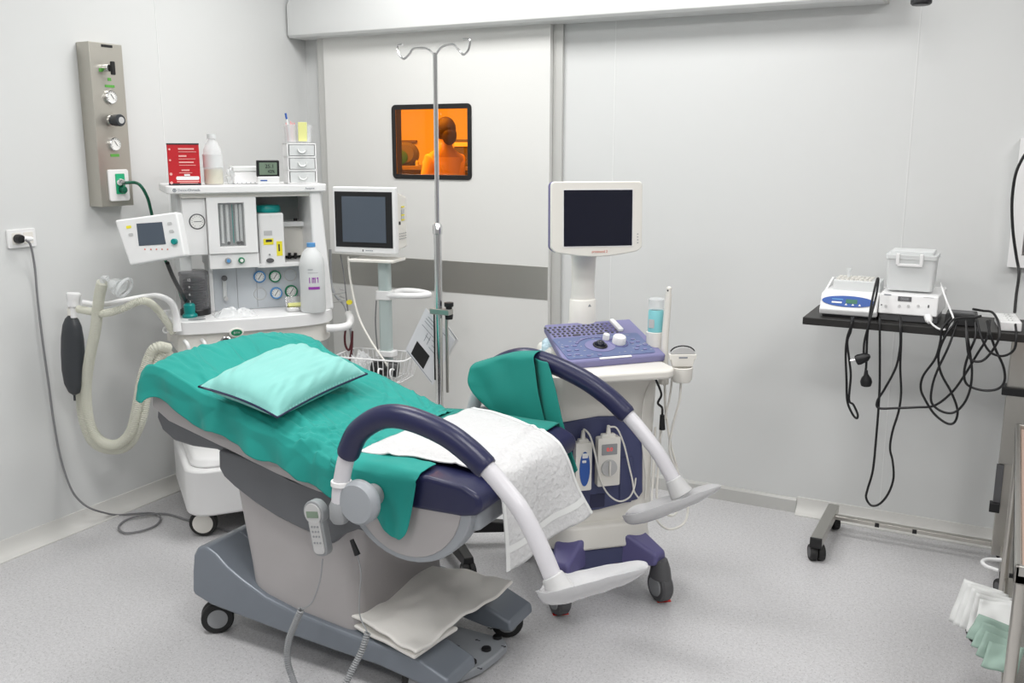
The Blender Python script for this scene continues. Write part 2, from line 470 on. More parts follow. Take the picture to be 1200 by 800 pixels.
# coved skirtings
def cove(b, axis, a0, a1, h=.072, d=.045):
    pts = [(0, 0), (d, 0), (d, .004)]
    for i in range(7):
        t = i/6*PI/2; pts.append((d-.004-(d-.010)*math.sin(t), .006+(h-.02)*(1-math.cos(t))))
    pts += [(.006, h), (0, h)]
    if axis == 'y': b.prism([(XL+u, v) for u, v in pts], a0, a1, 'xz')
    else: b.prism([(YB-u, v) for u, v in pts], a0, a1, 'yz')
    return b
struct('baseboard_left', cove(MB(), 'y', YF, YB-.0), 'cove', smooth=50)
xc = at(933, 590, y=YB-.02).x; xe = at(1162, 640, y=YB-.03).x
struct('baseboard_back', cove(MB(), 'x', xc, xe), 'cove', smooth=50)
struct('trim_5', MB().prism([(YB, 0), (YB-.012, 0), (YB-.012, .055), (YB-.007, .066), (YB, .066)], dx1+.05, xc-.001, 'yz'), 'alu', smooth=0)
struct('trim_6', MB().prism([(YB, 0), (YB-.012, 0), (YB-.012, .055), (YB-.007, .066), (YB, .066)], xe+.06, XR, 'yz'), 'alu', smooth=0)
struct('trim_7', MB().bb(xe+.001, xe+.03, YB-.012, YB, 0, ZC), 'wall', smooth=0)

# framed niche at the right edge of the back wall
nx0 = at(1180, 312, y=YB-.05).x; nz0 = at(1180, 313, y=YB-.05).z; nz1 = at(1192, 162, y=YB-.05).z
n1 = Fr('window_2', (0, 0, 0)); n1.o['kind'] = 'structure'
ny = YB-.05
rr_ = MB(); ring(rr_, [(nx0, nz0), (nx0, nz1), (nx0+.7, nz1), (nx0+.7, nz0)], [(nx0+.045, nz0+.045), (nx0+.045, nz1-.045), (nx0+.655, nz1-.045), (nx0+.655, nz0+.045)], ny, YB)
rr_.build('window_frame', 'white', n1, smooth=0, bevel=.002)
MB().bb(nx0+.045, nx0+.655, YB-.01, YB-.002, nz0+.045, nz1-.045).build('pane', 'lgrey', n1, smooth=0)
MB().bb(nx0+.06, nx0+.60, YB-.045, YB-.01, nz0+.05, nz0+.12).build('ledge', 'tray_pink', n1, bevel=.002)

# small camera hanging from the ceiling at the top edge
cc = at(1081, -14, y=3.6)
ck = Fr('ceiling_camera', (cc.x, cc.y, ZC), 0, 'black cylindrical fitting hanging from the ceiling above the back wall', 'camera')
MB().cyl((0, 0, 0), (0, 0, cc.z-ZC+.05), .008).build('pole', 'black', ck)
zl = at(1081, 6, y=3.6).z-ZC
MB().lathe([(0, zl), (.028, zl), (.034, zl+.006), (.034, zl+.13), (.02, zl+.15), (0, zl+.15)]).build('housing', 'black', ck)

# ---- the room behind the amber window -----------------------------------
fy = 9.2
far = MB(); far.bb(-9.5, -1.4, fy, fy+.08, 0, ZC); far.bb(-9.5, -9.42, YB+.06, fy, 0, ZC); far.bb(-1.48, -1.4, YB+.06, fy, 0, ZC)
struct('wall_far', far, mat('far room wall', (.80, .74, .62), .7), smooth=0)
struct('ceiling_far', MB().bb(-9.5, -1.4, YB+.06, fy+.08, ZC, ZC+.08), 'ceil', smooth=0)
struct('floor_far', MB().bb(-9.5, -1.4, YB+.1, fy+.08, -.1, 0), 'floor', smooth=0)
# ======================= EXAMINATION CHAIR ============================
CY = 2.31
ch = Fr('examination_chair', (-1.75, CY, 0), 0, 'large grey gynaecological examination chair with navy padded leg supports in the middle of the room', 'examination chair')
def cw(p): return ch.L(p)
X0, Y0 = -1.75, CY
def P2(pts): return [(x-X0, z) for x, z in pts]
# base: humped at the head end, forked at the foot end
top = [(-2.24, .155), (-2.235, .22), (-2.225, .28), (-2.205, .312), (-2.17, .322), (-2.13, .305), (-2.08, .27), (-2.02, .24), (-1.93, .205), (-1.82, .182), (-1.72, .172), (-1.6, .160), (-1.46, .150), (-1.36, .140), (-1.27, .105)]
bot = [(-1.265, .07), (-1.36, .065), (-1.51, .085), (-1.67, .09), (-1.87, .10), (-2.16, .12), (-2.235, .14)]
b = MB()
b.prism(P2(top+bot), 2.045-Y0, 2.20-Y0); b.prism(P2(top+bot), 2.42-Y0, 2.575-Y0)
for vv in b.bm.verts:
    if abs(vv.co.y) < .20 and vv.co.x > -1.40-X0: -1.40-X0+.12*(vv.co.x-(-1.40-X0))
tm = [p for p in top if p[0] < -1.5]+[(-1.5, .15), (-1.48, .10)]; 
b.prism(P2(tm+[(-1.48, .07)]+[q for q in bot if q[0] < -1.5]), 2.19-Y0, 2.43-Y0)
b.build('base', 'chairbase', ch, bevel=.012, bseg=3)
for x, y in ((-2.19, 2.10), (-2.19, 2.52), (-1.335, 2.52), (-1.40, 2.10)):
    caster(ch, (x-X0, y-Y0, .052), .052, .026, (math.cos(.5), -math.sin(1.2), 0) if x < -2 else (.5, -.8, 0), 'rubber', 'mgrey', stem=(x-X0, y-Y0, .12))
# column
b = MB()
def colring(z, x0, x1, y0, y1, r=.05):
    return [(x-X0, y-Y0, z) for x, y in rpoly(x1-x0, y1-y0, r, 5, (x0+x1)/2, (y0+y1)/2)]
rings = [colring(.14, -2.00, -1.585, 2.065, 2.555), colring(.30, -2.02, -1.60, 2.065, 2.555), colring(.62, -2.07, -1.55, 2.06, 2.56)]
vs = [[b.bm.verts.new(p) for p in r] for r in rings]
for A, B in zip(vs, vs[1:]):
    for k in range(len(A)): b.bm.faces.new((A[k], A[(k+1) % len(A)], B[(k+1) % len(B)], B[k]))
b.bm.faces.new(vs[0]); b.bm.faces.new(vs[-1][::-1])
b.build('column', 'chairlight', ch, smooth=50)
# upper cover over the column, sweeping down towards the seat pivot
cov = [(-2.075, .66), (-2.078, .60), (-2.06, .575), (-2.02, .55), (-1.94, .513), (-1.85, .482), (-1.76, .462), (-1.68, .447), (-1.655, .435), (-1.61, .475), (-1.56, .50), (-1.50, .497), (-1.42, .46), (-1.36, .455), (-1.27, .49), (-1.22, .56), (-1.24, .62), (-1.6, .60), (-1.7, .60), (-1.9, .64)]
MB().prism(P2(cov), 2.035-Y0, 2.585-Y0).build('column_cover', 'chaircover', ch, bevel=.008)
# backrest: dark shell under the head, pale frame along the edge, upholstery above
def xz(x, z): return (x-X0, z)
shell = [(-2.345, .755), (-2.35, .72), (-2.33, .68), (-2.28, .652), (-2.2, .645), (-2.1, .65), (-1.98, .62), (-1.8, .60), (-1.8, .66), (-2.1, .73)]
MB().prism(P2(shell), 2.05-Y0, 2.57-Y0).build('backrest_shell', 'chaircover', ch, bevel=.012, bseg=3)
fr_ = [(-2.34, .83), (-2.35, .76), (-2.28, .72), (-2.0, .655), (-1.8, .60), (-1.62, .575), (-1.6, .62), (-1.62, .66), (-2.26, .855)]
MB().prism(P2(fr_), 2.035-Y0, 2.585-Y0).build('backrest_frame', 'chairlight', ch, bevel=.008)
bk = [(-2.345, .83), (-2.335, .872), (-2.29, .880), (-2.26, .872), (-1.62, .683), (-1.60, .64), (-1.66, .61), (-2.27, .80)]
MB().prism(P2(bk), 2.03-Y0, 2.61-Y0).build('backrest', 'navy', ch, bevel=.015, bseg=3)
# seat
MB().bb(-1.60-X0, -1.165-X0, 2.04-Y0, 2.58-Y0, .565, .64).build('seat_frame', 'discgrey', ch, bevel=.015)
sp = [xz(-1.60, .635), xz(-1.60, .668), xz(-1.56, .682), xz(-1.45, .705), xz(-1.30, .712), xz(-1.19, .704), xz(-1.145, .685), xz(-1.135, .655), xz(-1.15, .628), xz(-1.2, .618), xz(-1.4, .612)]
MB().prism(sp, 2.0-Y0, 2.62-Y0).build('seat_cushion', 'navy', ch, bevel=.02, bseg=4)
# half-round side shell with a grey rim, both sides
for s_, ya in ((-1, 2.012), (1, 2.608)):
    hc = (-1.375, .645)
    arc = [(hc[0]+.175*math.cos(math.radians(a)), hc[1]+.175*math.sin(math.radians(a))) for a in range(-180, 1, 10)]
    arc2 = [(hc[0]+.205*math.cos(math.radians(a)), hc[1]+.192*math.sin(math.radians(a))) for a in range(-180, 1, 10)]
    MB().prism(P2(arc2), min(ya, ya-s_*.06)-Y0, max(ya, ya-s_*.06)-Y0).build('side_rim', 'discgrey', ch, bevel=.006)
    MB().prism(P2(arc), ya-.004-Y0, ya+.004-Y0).build('side_panel', 'chairlight', ch, bevel=.002)

# leg supports: padded arch, grey tube and a foot shell
def leg_support(side, yy, arch, tube, heel, tip, w, tilt):
    Y = yy-Y0
    def q(px, py, dy=0):
        p = at(px, py, y=yy+dy); return V((p.x-X0, p.y-Y0, p.z))
    A = [q(*p) for p in arch]; T = [q(*p) for p in tube]
    base = A[0]
    root = MB().tube(A+T, .0228, 16, 8).build('leg_support', 'tube', ch)
    MB().tube(A[2:], lambda t: .031*(1 if .015 < t < .985 else .9), 20, 8).build('arch_pad', 'navy', root)
    c0 = A[1]
    MB().cyl(c0+V((0, 0, -.006)), c0+V((0, 0, .008)), .028).build('collar', 'white', root, bevel=.002)
    MB().lathe([(0, -.05), (.020, -.047), (.027, -.035), (.028, .0), (.022, .014), (0, .014)], A[0]+V((0, 0, 0))).build('swivel_joint', 'mgrey', root)
    dc = A[0]+V((.065, -side*0, .02)); dc = V((dc.x, dc.y, dc.z))
    MB().lathe([(0, -.022), (.052, -.022), (.060, -.012), (.060, .008), (.052, .018), (.0, .021)], dc, (0, side, 0), 40).build('pivot_disc', 'discgrey', root)
    MB().cyl(dc, dc+V((0, -side*.07, -.0)), .03).build('pivot_arm', 'mgrey', root)
    # foot shell: a thick dished sole
    H, Tp = q(*heel), q(*tip); Tp.y += side*w*.1
    ax = (Tp-H); L = ax.length; ax.normalize(); wd = V((0, 1, 0)); wd = (wd-ax*wd.dot(ax)).normalized(); n = wd.cross(ax)*-1
    if n.z < 0: n = -n
    def fs(u, v):
        k = max(0, 1-abs(2*u-1)**3.6)**.55; a = 2*PI*v
        half = w*(.62+.12*math.cos(u*PI))*k; cy = math.cos(a); y_ = half*(abs(cy)**.8)*(1 if cy > 0 else -1)
        th = (.056-.024*u)
        if math.sin(a) >= 0: z_ = k*(.012-.026*(1-cy*cy)*(.35+.65*math.sin(PI*u))) + .022*max(0, .2-u)/.2*k
        else: z_ = .012*k-th*k*abs(math.sin(a))**.7
        return H+ax*(L*u)+wd*y_+n*(z_+.003*nz(u*9+side, y_*30))
    fb = MB().grid(fs, 30, 28); bmesh.ops.remove_doubles(fb.bm, verts=fb.bm.verts, dist=.0004)
    fb.build('footrest', tilt, root, sub=1, smooth=180)
    dd = (T[-1]-T[-2]).normalized(); MB().cyl(T[-1]-dd*.035, T[-1]+dd*.022, .0265, .038).build('foot_joint', 'lgrey', root, bevel=.004)
    return root
M['wrapped'] = mat('grey foot shell in clear wrap', (.50, .50, .51), .22, 0, .6, bump=(26, .35, .006))
leg_support(-1, 1.90, [(398, 592), (400, 566), (407, 533), (420, 506), (447, 489), (478, 490), (520, 507), (548, 527), (571, 549)],
            [(590, 571), (612, 600), (633, 641), (648, 676), (655, 689)], (631, 693), (762, 662), .088, 'wrapped')
leg_support(1, 2.72, [(550, 500), (553, 486), (562, 456), (580, 430), (610, 418), (640, 424), (680, 442), (712, 464), (736, 487)],
            [(754, 508), (772, 532), (786, 556), (795, 572)], (730, 606), (845, 570), .088, 'wrapped')

# hand control on its holder, with coiled lead
hc = Fr('hand_control', at(372, 620, y=1.93), 0, 'grey hand control with small display hanging on the near side of the examination chair', 'remote control')
def hq(px, py, dy=0): return hc.L(at(px, py, y=1.93+dy))
tl, br = hq(369, 585), hq(380, 653)
axv = (hq(369, 592)-hq(379, 648)).normalized(); cN = hq(374, 618)
ux = V((axv.z, 0, -axv.x))
out = rpoly(.050, .115, .014, 4, 0, -.012)+[]
MB().slab(cN, ux, axv, rpoly(.052, .150, .02, 5, 0, -.004), .026).slab(cN+axv*.045, ux, axv, epoly(.035, .036), .028).build('casing', 'mgrey', hc, bevel=.004)
MB().slab(cN+V((0, -.0155, 0))+axv*.045, ux, axv, epoly(.028, .029), .004).slab(cN+V((0, -.0145, 0)), ux, axv, rpoly(.038, .125, .012, 5, 0, -.008), .004).build('face_plate', 'lgrey', hc, bevel=.001)
MB().slab(cN+V((0, -.018, 0))+axv*.043, ux, axv, rpoly(.040, .018, .001, 2), .002).build('display', 'lcdgreen', hc, smooth=0)
kb = MB()
for j, z in enumerate((.008, -.006, -.020, -.038)):
    for i in (-1, 0, 1):
        kb.slab(cN+V((0, -.017, 0))+ux*(i*.010)+axv*z, ux, axv, rpoly(.006, .006, .002, 2), .002)
kb.build('keypad', 'mgrey', hc, smooth=0)
cb = [hq(378, 655), hq(375, 680), hq(366, 705), hq(354, 714)]
MB().tube(cb, .0022, 8).build('lead', 'mgrey', hc)
cp = [hq(353, 714), hq(346, 730), hq(338, 752), hq(337, 775), hq(344, 798), hq(356, 830, -.05), hq(372, 860, -.1)]
MB().tube(helix(cp, .0075, .0068), .0030, 6, raw=True).build('coiled_lead', 'mgrey', hc)

pc = Fr('coiled_pedal_cable', at(414, 632, y=1.99), 0, 'grey coiled cable with black plug hanging from the chair column right of the hand control', 'cable')
def pq(px, py, y=1.99): return pc.L(at(px, py, y=y))
MB().cyl(pq(412, 632), pq(419, 650), .006, .009, 14).build('plug', 'black', pc)
MB().tube([pq(419, 650), pq(423, 672), pq(421, 700), pq(422, 722), pq(431, 741, 1.97)], .0019, 8).build('lead', 'mgrey', pc)
MB().tube(helix([pq(431, 741, 1.97), pq(424, 762, 1.95), pq(414, 782, 1.93), pq(404, 806, 1.9), pq(398, 850, 1.85)], .0072, .0068), .0029, 6, raw=True).build('coiled_lead', 'mgrey', pc)

# foot pedal plate between the forks
fp = Fr('foot_pedal', (-1.40, 2.31, 0), 0, 'flat grey foot pedal plate with black round buttons between the chair base forks', 'foot pedal')
pl = [(-.12, -.13), (.03, -.145), (.085, -.12), (.115, -.05), (.125, .03), (.125, .10), (.10, .13), (-.12, .13)]
MB().prism(pl, .006, .036, 'xy').build('plate', 'discgrey', fp, bevel=.008, bseg=3)
k = 0
for px, py in ((583, 747), (570, 761), (553, 776), (526, 758), (537, 791)):
    p = fp.L(at(px, py, z=.036)); MB().cyl((p.x, p.y, .034), (p.x, p.y, .044), .0155, .0145, 24).build('button', 'black', fp, bevel=.002)
for (px, py), sx in (((574, 736), 1), ((560, 750), -1), ((543, 764), 1), ((536, 756), -1), ((562, 783), 1), ((590, 757), 1)):
    p = fp.L(at(px, py, z=.036))
    b = MB(); b.prism([(p.x-.008*sx, p.y-.002), (p.x+.004*sx, p.y-.002), (p.x+.004*sx, p.y-.006), (p.x+.010*sx, p.y), (p.x+.004*sx, p.y+.006), (p.x+.004*sx, p.y+.002), (p.x-.008*sx, p.y+.002)], .0362, .0366, 'xy')
    b.build('arrow_mark', 'ink', fp, smooth=0)

# ---- cloths ------------------------------------------------------------
def lerp(a, b, t): return a+(b-a)*t
def pw(pts, t):
    """polyline by parameter"""
    n = len(pts)-1; i = min(int(t*n), n-1); f = t*n-i
    return V(pts[i]).lerp(V(pts[i+1]), f)
def curve(pts, res=10):
    S = smooth_path(pts, res)
    d = [0]
    for i in range(len(S)-1): d.append(d[-1]+(S[i+1]-S[i]).length)
    def f(t):
        L = t*d[-1]
        lo, hi = 0, len(d)-1
        while hi-lo > 1:
            m = (lo+hi)//2
            if d[m] <= L: lo = m
            else: hi = m
        k = (L-d[lo])/max(1e-9, d[hi]-d[lo]); return S[lo].lerp(S[hi], min(1, max(0, k)))
    return f
prof_c = curve([(-2.372, 0, .790), (-2.366, 0, .84), (-2.345, 0, .885), (-2.29, 0, .905), (-2.10, 0, .852), (-1.80, 0, .762), (-1.66, 0, .715), (-1.60, 0, .708), (-1.57, 0, .714)], 10)
random.seed(11)
CR = []
for i in range(95):
    cx, cy = random.uniform(-2.33, -1.58), random.uniform(2.0, 2.62)
    a = random.gauss(-.45, .55) if random.random() < .75 else random.uniform(0, PI)
    if cy < 2.16: a = random.gauss(-.25, .35)
    CR.append((cx, cy, math.cos(a), math.sin(a), random.uniform(.03, .16), random.uniform(.004, .010), random.choice((1, 1, -1))*random.uniform(.0025, .0065), random.uniform(-1.5, 1.5)))
for i in range(16):   # bunched cloth where the near leg support stands
    a = random.uniform(-.2, 1.3); CR.append((random.uniform(-1.75, -1.60), random.uniform(2.0, 2.2), math.cos(a), math.sin(a), random.uniform(.02, .06), random.uniform(.005, .009), random.uniform(.006, .012), random.uniform(-3, 3)))
for i in range(14):   # long folds along the near edge
    CR.append((random.uniform(-2.3, -1.7), random.uniform(2.015, 2.12), math.cos(-.12), math.sin(-.12), random.uniform(.10, .24), random.uniform(.006, .012), random.uniform(.004, .009), random.uniform(-.6, .6)))
def crease(x, y):
    w = 0
    for cx, cy, ca, sa, L, s_, h, bend in CR:
        dx, dy = x-cx, y-cy
        if abs(dx) > .3 or abs(dy) > .3: continue
        t = dx*ca+dy*sa; q = -dx*sa+dy*ca+bend*t*t
        if abs(q) > s_*3.2 or abs(t) > L*2: continue
        w += h*math.exp(-(q/s_)**2-(t/L)**2)
    return w
def sheet(u, v):
    c = prof_c(u); head = max(0, 1-u/.16)
    # across: near hem, over the edge, flat, far hem
    near, farr = 2.005, 2.635
    drop = .105+.010*math.sin(u*23)+.012*nz(u*9, 3)
    ed = .035
    if v < .17:
        t = v/.17; a = (1-t)
        y = near-.006+.012*math.sin(u*38+t)*a*.6; z = c.z-drop*a-.006*(1-(1-a)**2); 
        if t > .75: y += (t-.75)/.25*.012; 
    elif v > .90:
        t = (v-.90)/.10; y = farr+.004*math.sin(u*30); z = c.z-.06*t-.006
    else:
        t = (v-.17)/.73; y = lerp(near+.012, farr-.008, t)
        z = c.z+.004*math.sin(PI*t)+(-.010*(abs(2*t-1)**8))
        z += .018*head*0+.022*math.sin(PI*t)*math.exp(-((u-.2)/.10)**2)
    x = c.x+.075*(y-near)/.63*max(0, 1-u/.5)
    w = .007*nz(x*6+3, y*8, 1)+crease(x, y)
    # diagonal creases
    s1 = nz((x+y*1.3)*13, (x-y)*2.5, 5); w += .006*max(0, s1)
    r2 = 1-abs(nz((x-y*.5)*11, (x*.5+y)*2.6+7, 21)); w += .0*(1 if nz(x*2.5, y*2.5, 33) > -.1 else .2)
    s2 = nz((x*.5-y)*24, (x+y)*3, 9); w += .0015*s2
    r1 = 1-abs(nz((x*.9+y*.6)*7+2, (x-y*1.4)*3, 12)); w += .004*max(0, r1-.86)/.14*(.3+.7*abs(nz(x*3, y*3, 8)))*1.2
    if v < .2:
        y += -.010*abs(nz(x*9, z*11, 4))-.006*max(0, nz(x*20, z*8, 2)); 
        if u > .02: z += .012*nz(x*8, 1, 7)*(1-v/.2)
    z += w
    w2 = math.exp(-((x+1.68)/.09)**2-((y-2.08)/.09)**2); z += w2*.022*nz(x*26, y*22, 3)+w2*.012*abs(nz(x*40, y*12, 5))
    if v < .2: z = max(z, .782-.245*(x+2.34)+.004*math.sin(x*40)+.006*nz(x*9, 2))
    return V((x, y, z))
b = MB().grid(sheet, 200, 150)
single('green_sheet', b, 'green', 'green cotton sheet draped over the chair backrest under the pillow', 'sheet', solid=.002, offset=1, smooth=180)

# green cloth over the far side of the seat
def sheet2(u, v):
    x = lerp(-1.615, -1.20, u); y = lerp(2.30, 2.645, v)
    z = .714+.002*nz(x*15, y*15, 3)
    if y > 2.62: z -= (y-2.62)*1.6
    if x < -1.52: z -= (-1.52-x)*.08
    y -= .05*u*(1-v)
    return V((x, y, z))
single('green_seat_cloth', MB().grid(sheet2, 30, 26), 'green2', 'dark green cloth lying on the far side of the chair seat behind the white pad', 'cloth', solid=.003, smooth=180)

# green cloth hanging over the near corner of the seat
pathN = [(-1.60, .02), (-1.55, .035), (-1.50, .07), (-1.455, .125), (-1.425, .162), (-1.40, .176), (-1.375, .178), (-1.355, .162), (-1.338, .11), (-1.328, .05), (-1.315, .0)]
def hangN(x):
    for (a, h0), (b_, h1) in zip(pathN, pathN[1:]):
        if a <= x <= b_:
            t = (x-a)/(b_-a); t = t*t*(3-2*t); return lerp(h0, h1, t)
    return .0
def towel_n(u, v):
    x = lerp(-1.60, -1.318, u); h = hangN(x)
    top = .716 + (.010*math.exp(-((x+1.6)/.05)**2))
    if x < -1.55: top = lerp(.735, .716, (x+1.60)/.05)
    ins = .14-.05*u
    if v < .45:
        t = v/.45; y = 1.993+ins*(1-t); z = top+.004*nz(x*20, y*20)+.004
        if t > .8: z -= .012*((t-.8)/.2)**2
    else:
        t = (v-.45)/.55; y = 1.986-.004*math.sin(t*3)+.012*nz(x*26, t*2, 3)*t; z = top-.010-h*t
        x += .012*t*nz(x*8, 5, 1)
    return V((x, y-.004, z))
single('green_towel', MB().grid(towel_n, 36, 36), 'green', 'green cloth with rounded lobe hanging over the near side of the chair seat', 'towel', solid=.003, offset=1, smooth=180, sub=1)

# green cloth over the far leg support: near panel and the longer tail
def q2(px, py, y): return at(px, py, y=y)
yF = 2.72
ridge = [q2(556, 428, 2.69), q2(580, 421, 2.69), q2(606, 415, 2.69), q2(630, 415, 2.69)]
bott = [q2(563, 470, 2.64), q2(575, 480, 2.64), q2(600, 498, 2.64), q2(641, 502, 2.65)]
rf, bf = curve(ridge), curve(bott)
def towel_f(u, v):
    if v < .25:      # far side of the arch
        t = v/.25; p = rf(u); return p+V((0, .075-.012*t*t*0, -.10*(1-t)))+V((0, -.03*t, 0))
    if v < .38:
        t = (v-.25)/.13; p = rf(u); return p+V((0, lerp(.045, -.03, t), .008*math.sin(PI*t)))
    t = (v-.38)/.62; p = (rf(u)+V((0, -.032, -.002))).lerp(bf(u), t)
    p.y += -.012*math.sin(PI*t)+.010*nz(u*3, t*2, 4)
    if u < .12: p.x += .02*math.sin(PI*t)*(1-u/.12)*-1
    return p
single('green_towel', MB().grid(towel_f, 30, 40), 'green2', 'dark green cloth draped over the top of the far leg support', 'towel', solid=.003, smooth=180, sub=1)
ra = curve([q2(626, 418, 2.70), q2(629, 450, 2.69), q2(634, 492, 2.68), q2(650, 530, 2.66), q2(671, 557, 2.65)])
rb = curve([q2(642, 424, 2.675), q2(650, 450, 2.665), q2(659, 490, 2.655), q2(667, 520, 2.65), q2(677, 551, 2.64)])
def tail(u, v):
    p = ra(v).lerp(rb(v), u); p.y += .02*math.sin(PI*u)*-1*math.sin(PI*min(1, v+.2)); return p
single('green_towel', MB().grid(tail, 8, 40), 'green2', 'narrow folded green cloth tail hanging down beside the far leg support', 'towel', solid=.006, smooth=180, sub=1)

# pillow, resting on the sloping backrest
pn = V((.285, 0, 1)).normalized(); pp0 = V((-2.0, 2.3, .845+.0))
def onp(px, py, h): return atp(px, py, pp0+pn*h, pn)
hE = .040
PC = [onp(233, 453, hE-.005), onp(325, 489, hE-.012), onp(430, 438, hE-.0), onp(344, 405, hE)]
def pill(u, v, sgn, k=1):
    p = PC[0].lerp(PC[1], u).lerp(PC[3].lerp(PC[2], u), v)
    c = (PC[0]+PC[1]+PC[2]+PC[3])/4
    a, b_ = 2*u-1, 2*v-1
    inw = .030*((1-a*a)*b_**6+(1-b_*b_)*a**6)
    p = p.lerp(c, inw*2.6)
    h = ((1-a**4)*(1-b_**4))**.55
    if sgn > 0:
        z = .058*h+.004*nz(u*6, v*5, 2)*h+.003*nz(u*16, v*4)*h+.016*h*(max(0, abs(a)-.35)+max(0, abs(b_)-.35))*nz((u*math.cos(.6)+v*math.sin(.6))*16, (u-v)*2.2, 6)
    else: z = -.034*h
    return p+pn*z
b = MB().grid(lambda u, v: pill(u, v, 1), 90, 60).grid(lambda u, v: pill(u, v, -1), 44, 30)
bmesh.ops.remove_doubles(b.bm, verts=b.bm.verts, dist=.0006)
org = (PC[0]+PC[1]+PC[2]+PC[3])/4-pn*.04
pw_ = Fr('pillow', org, 0, 'pale green pillow with navy piping lying on the chair backrest', 'pillow')
for vv in b.bm.verts: vv.co -= org
b.build('pillow_case', 'pillow', pw_, smooth=180)
per = [pill(i/16, 0, 1, 0) for i in range(16)]+[pill(1, i/12, 1) for i in range(12)]+[pill(1-i/16, 1, 1) for i in range(16)]+[pill(0, 1-i/12, 1) for i in range(12)]
MB().tube([p-org for p in per], .0035, 8, closed=True, raw=True).build('piping', 'navy', pw_)

# white absorbent pad over the seat and hanging off its front edge
nA = curve([(-1.575, 2.055, .727), (-1.49, 2.07, .724), (-1.39, 2.09, .725), (-1.23, 2.09, .724), (-1.15, 2.09, .706), (-1.125, 2.09, .66), (-1.115, 2.09, .56), (-1.11, 2.09, .448)], 8)
fA = curve([(-1.50, 2.60, .730), (-1.42, 2.585, .731), (-1.30, 2.54, .728), (-1.21, 2.50, .722), (-1.14, 2.475, .705), (-1.105, 2.47, .66), (-1.075, 2.48, .57), (-1.038, 2.50, .487)], 8)
def padf(u, v):
    p = nA(u).lerp(fA(u), v)
    w = .004*nz(p.x*14, p.y*14, p.z*14)+.0035*nz(p.x*5, p.y*16, p.z*5+3)
    for c0, c1, s_, h_ in ((.33, .9, .015, .006), (.5, -.35, .012, .005), (.62, .2, .012, -.005), (.45, .0, .01, .004), (.78, -.15, .02, .006)): w += h_*math.exp(-((u-c0-c1*(v-.5)*.4)/s_)**2)
    k = 1 if u < .6 else .3
    hang = max(0, (u-.62)/.38)
    p += V((hang*(.010*math.sin(v*9)+.008*nz(v*4, u*3)), 0, w*k+.006*math.sin(PI*v)*(1-hang)*0))
    if u < .05: p.z += .01*(1-u/.05)*(nz(v*6, 2)**2)*2
    return p
pd = Fr('absorbent_pad', (-1.3, 2.33, .70), 0, 'white quilted absorbent pad over the chair seat hanging off its front edge', 'absorbent pad')
def shift(b, o):
    for vv in b.bm.verts: vv.co -= V(o)
    return b
shift(MB().grid(padf, 90, 60), pd.org).build('pad', 'pad', pd, smooth=180, solid=.003)
def strip(b, v0, v1, u0, u1, n=60, off=.0025):
    def f(a, c_):
        u, v = lerp(u0, u1, a), lerp(v0, v1, c_); p = padf(u, v)
        e = 1e-3; nn = (padf(min(1, u+e), v)-padf(max(0, u-e), v)).cross(padf(u, min(1, v+e))-padf(u, max(0, v-e)))
        nn = nn.normalized();  nn = nn if (nn.z+nn.x) > 0 else -nn
        return p+nn*off
    b.grid(f, n, 2)
bd = MB(); strip(bd, .965, 1.0, 0, 1)
bd2 = MB(); strip(bd2, 0, .03, 0, 1)
def sth(a, c_): return None
b2 = MB()
shift(bd, pd.org).build('edge_band', 'paper', pd, smooth=180); shift(bd2, pd.org).build('edge_band', 'paper', pd, smooth=180)
def f_(a, c_):
    u = lerp(.90, .93, a); v = c_; return padf(u, v)+V((.0028, 0, 0))
shift(MB().grid(f_, 2, 60), pd.org).build('end_seam', 'paper', pd, smooth=180)

# folded off-white pad lying on the base
cA = curve([at(401, 716, z=.205), at(440, 738, z=.200), at(487, 764, z=.185), ], 8)
cB = curve([at(505, 663, z=.200), at(552, 674, z=.190), at(602, 692, z=.170)], 8)
def fold(u, v):
    a = cA(u); b_ = cB(u); p = a.lerp(b_, v)
    if v < .5: p += V((.0, 0, -.02*math.sin(v*2*PI)*u*0))
    p.z = .194+.022*nz(p.x*6, p.y*6, 1)+.010*nz(p.x*16, p.y*13, 3)+.006*(1-abs(nz(p.x*9+p.y*6, p.y*3-p.x*2, 6)))-.035*max(0, u-.55)*(1-v*.3)
    if u > .75: p += V((0, .02*math.sin(v*PI)*(u-.75)*4*-.4, 0))
    return p
b = MB().grid(fold, 44, 36)
single('folded_pad', b, 'pad2', 'off-white folded pad lying on the foot end of the chair base', 'pad', solid=.012, offset=1, smooth=180, sub=1)
def roll(u, v):
    a = cA(u*.95+.02); b_ = cB(u*.95+.02); p = a.lerp(b_, v*.42+.01); p.z = .172+.006*nz(p.x*9, p.y*9, 4)-.03*max(0, u-.6)
    return p
single('folded_pad', MB().grid(roll, 30, 16), 'pad2', 'lower layer of folded off-white pad directly on the grey chair base', 'pad', solid=.014, offset=0, smooth=180, sub=1)
# ======================= WALL THINGS ==================================
gp0 = at(96, 240, x=XL)
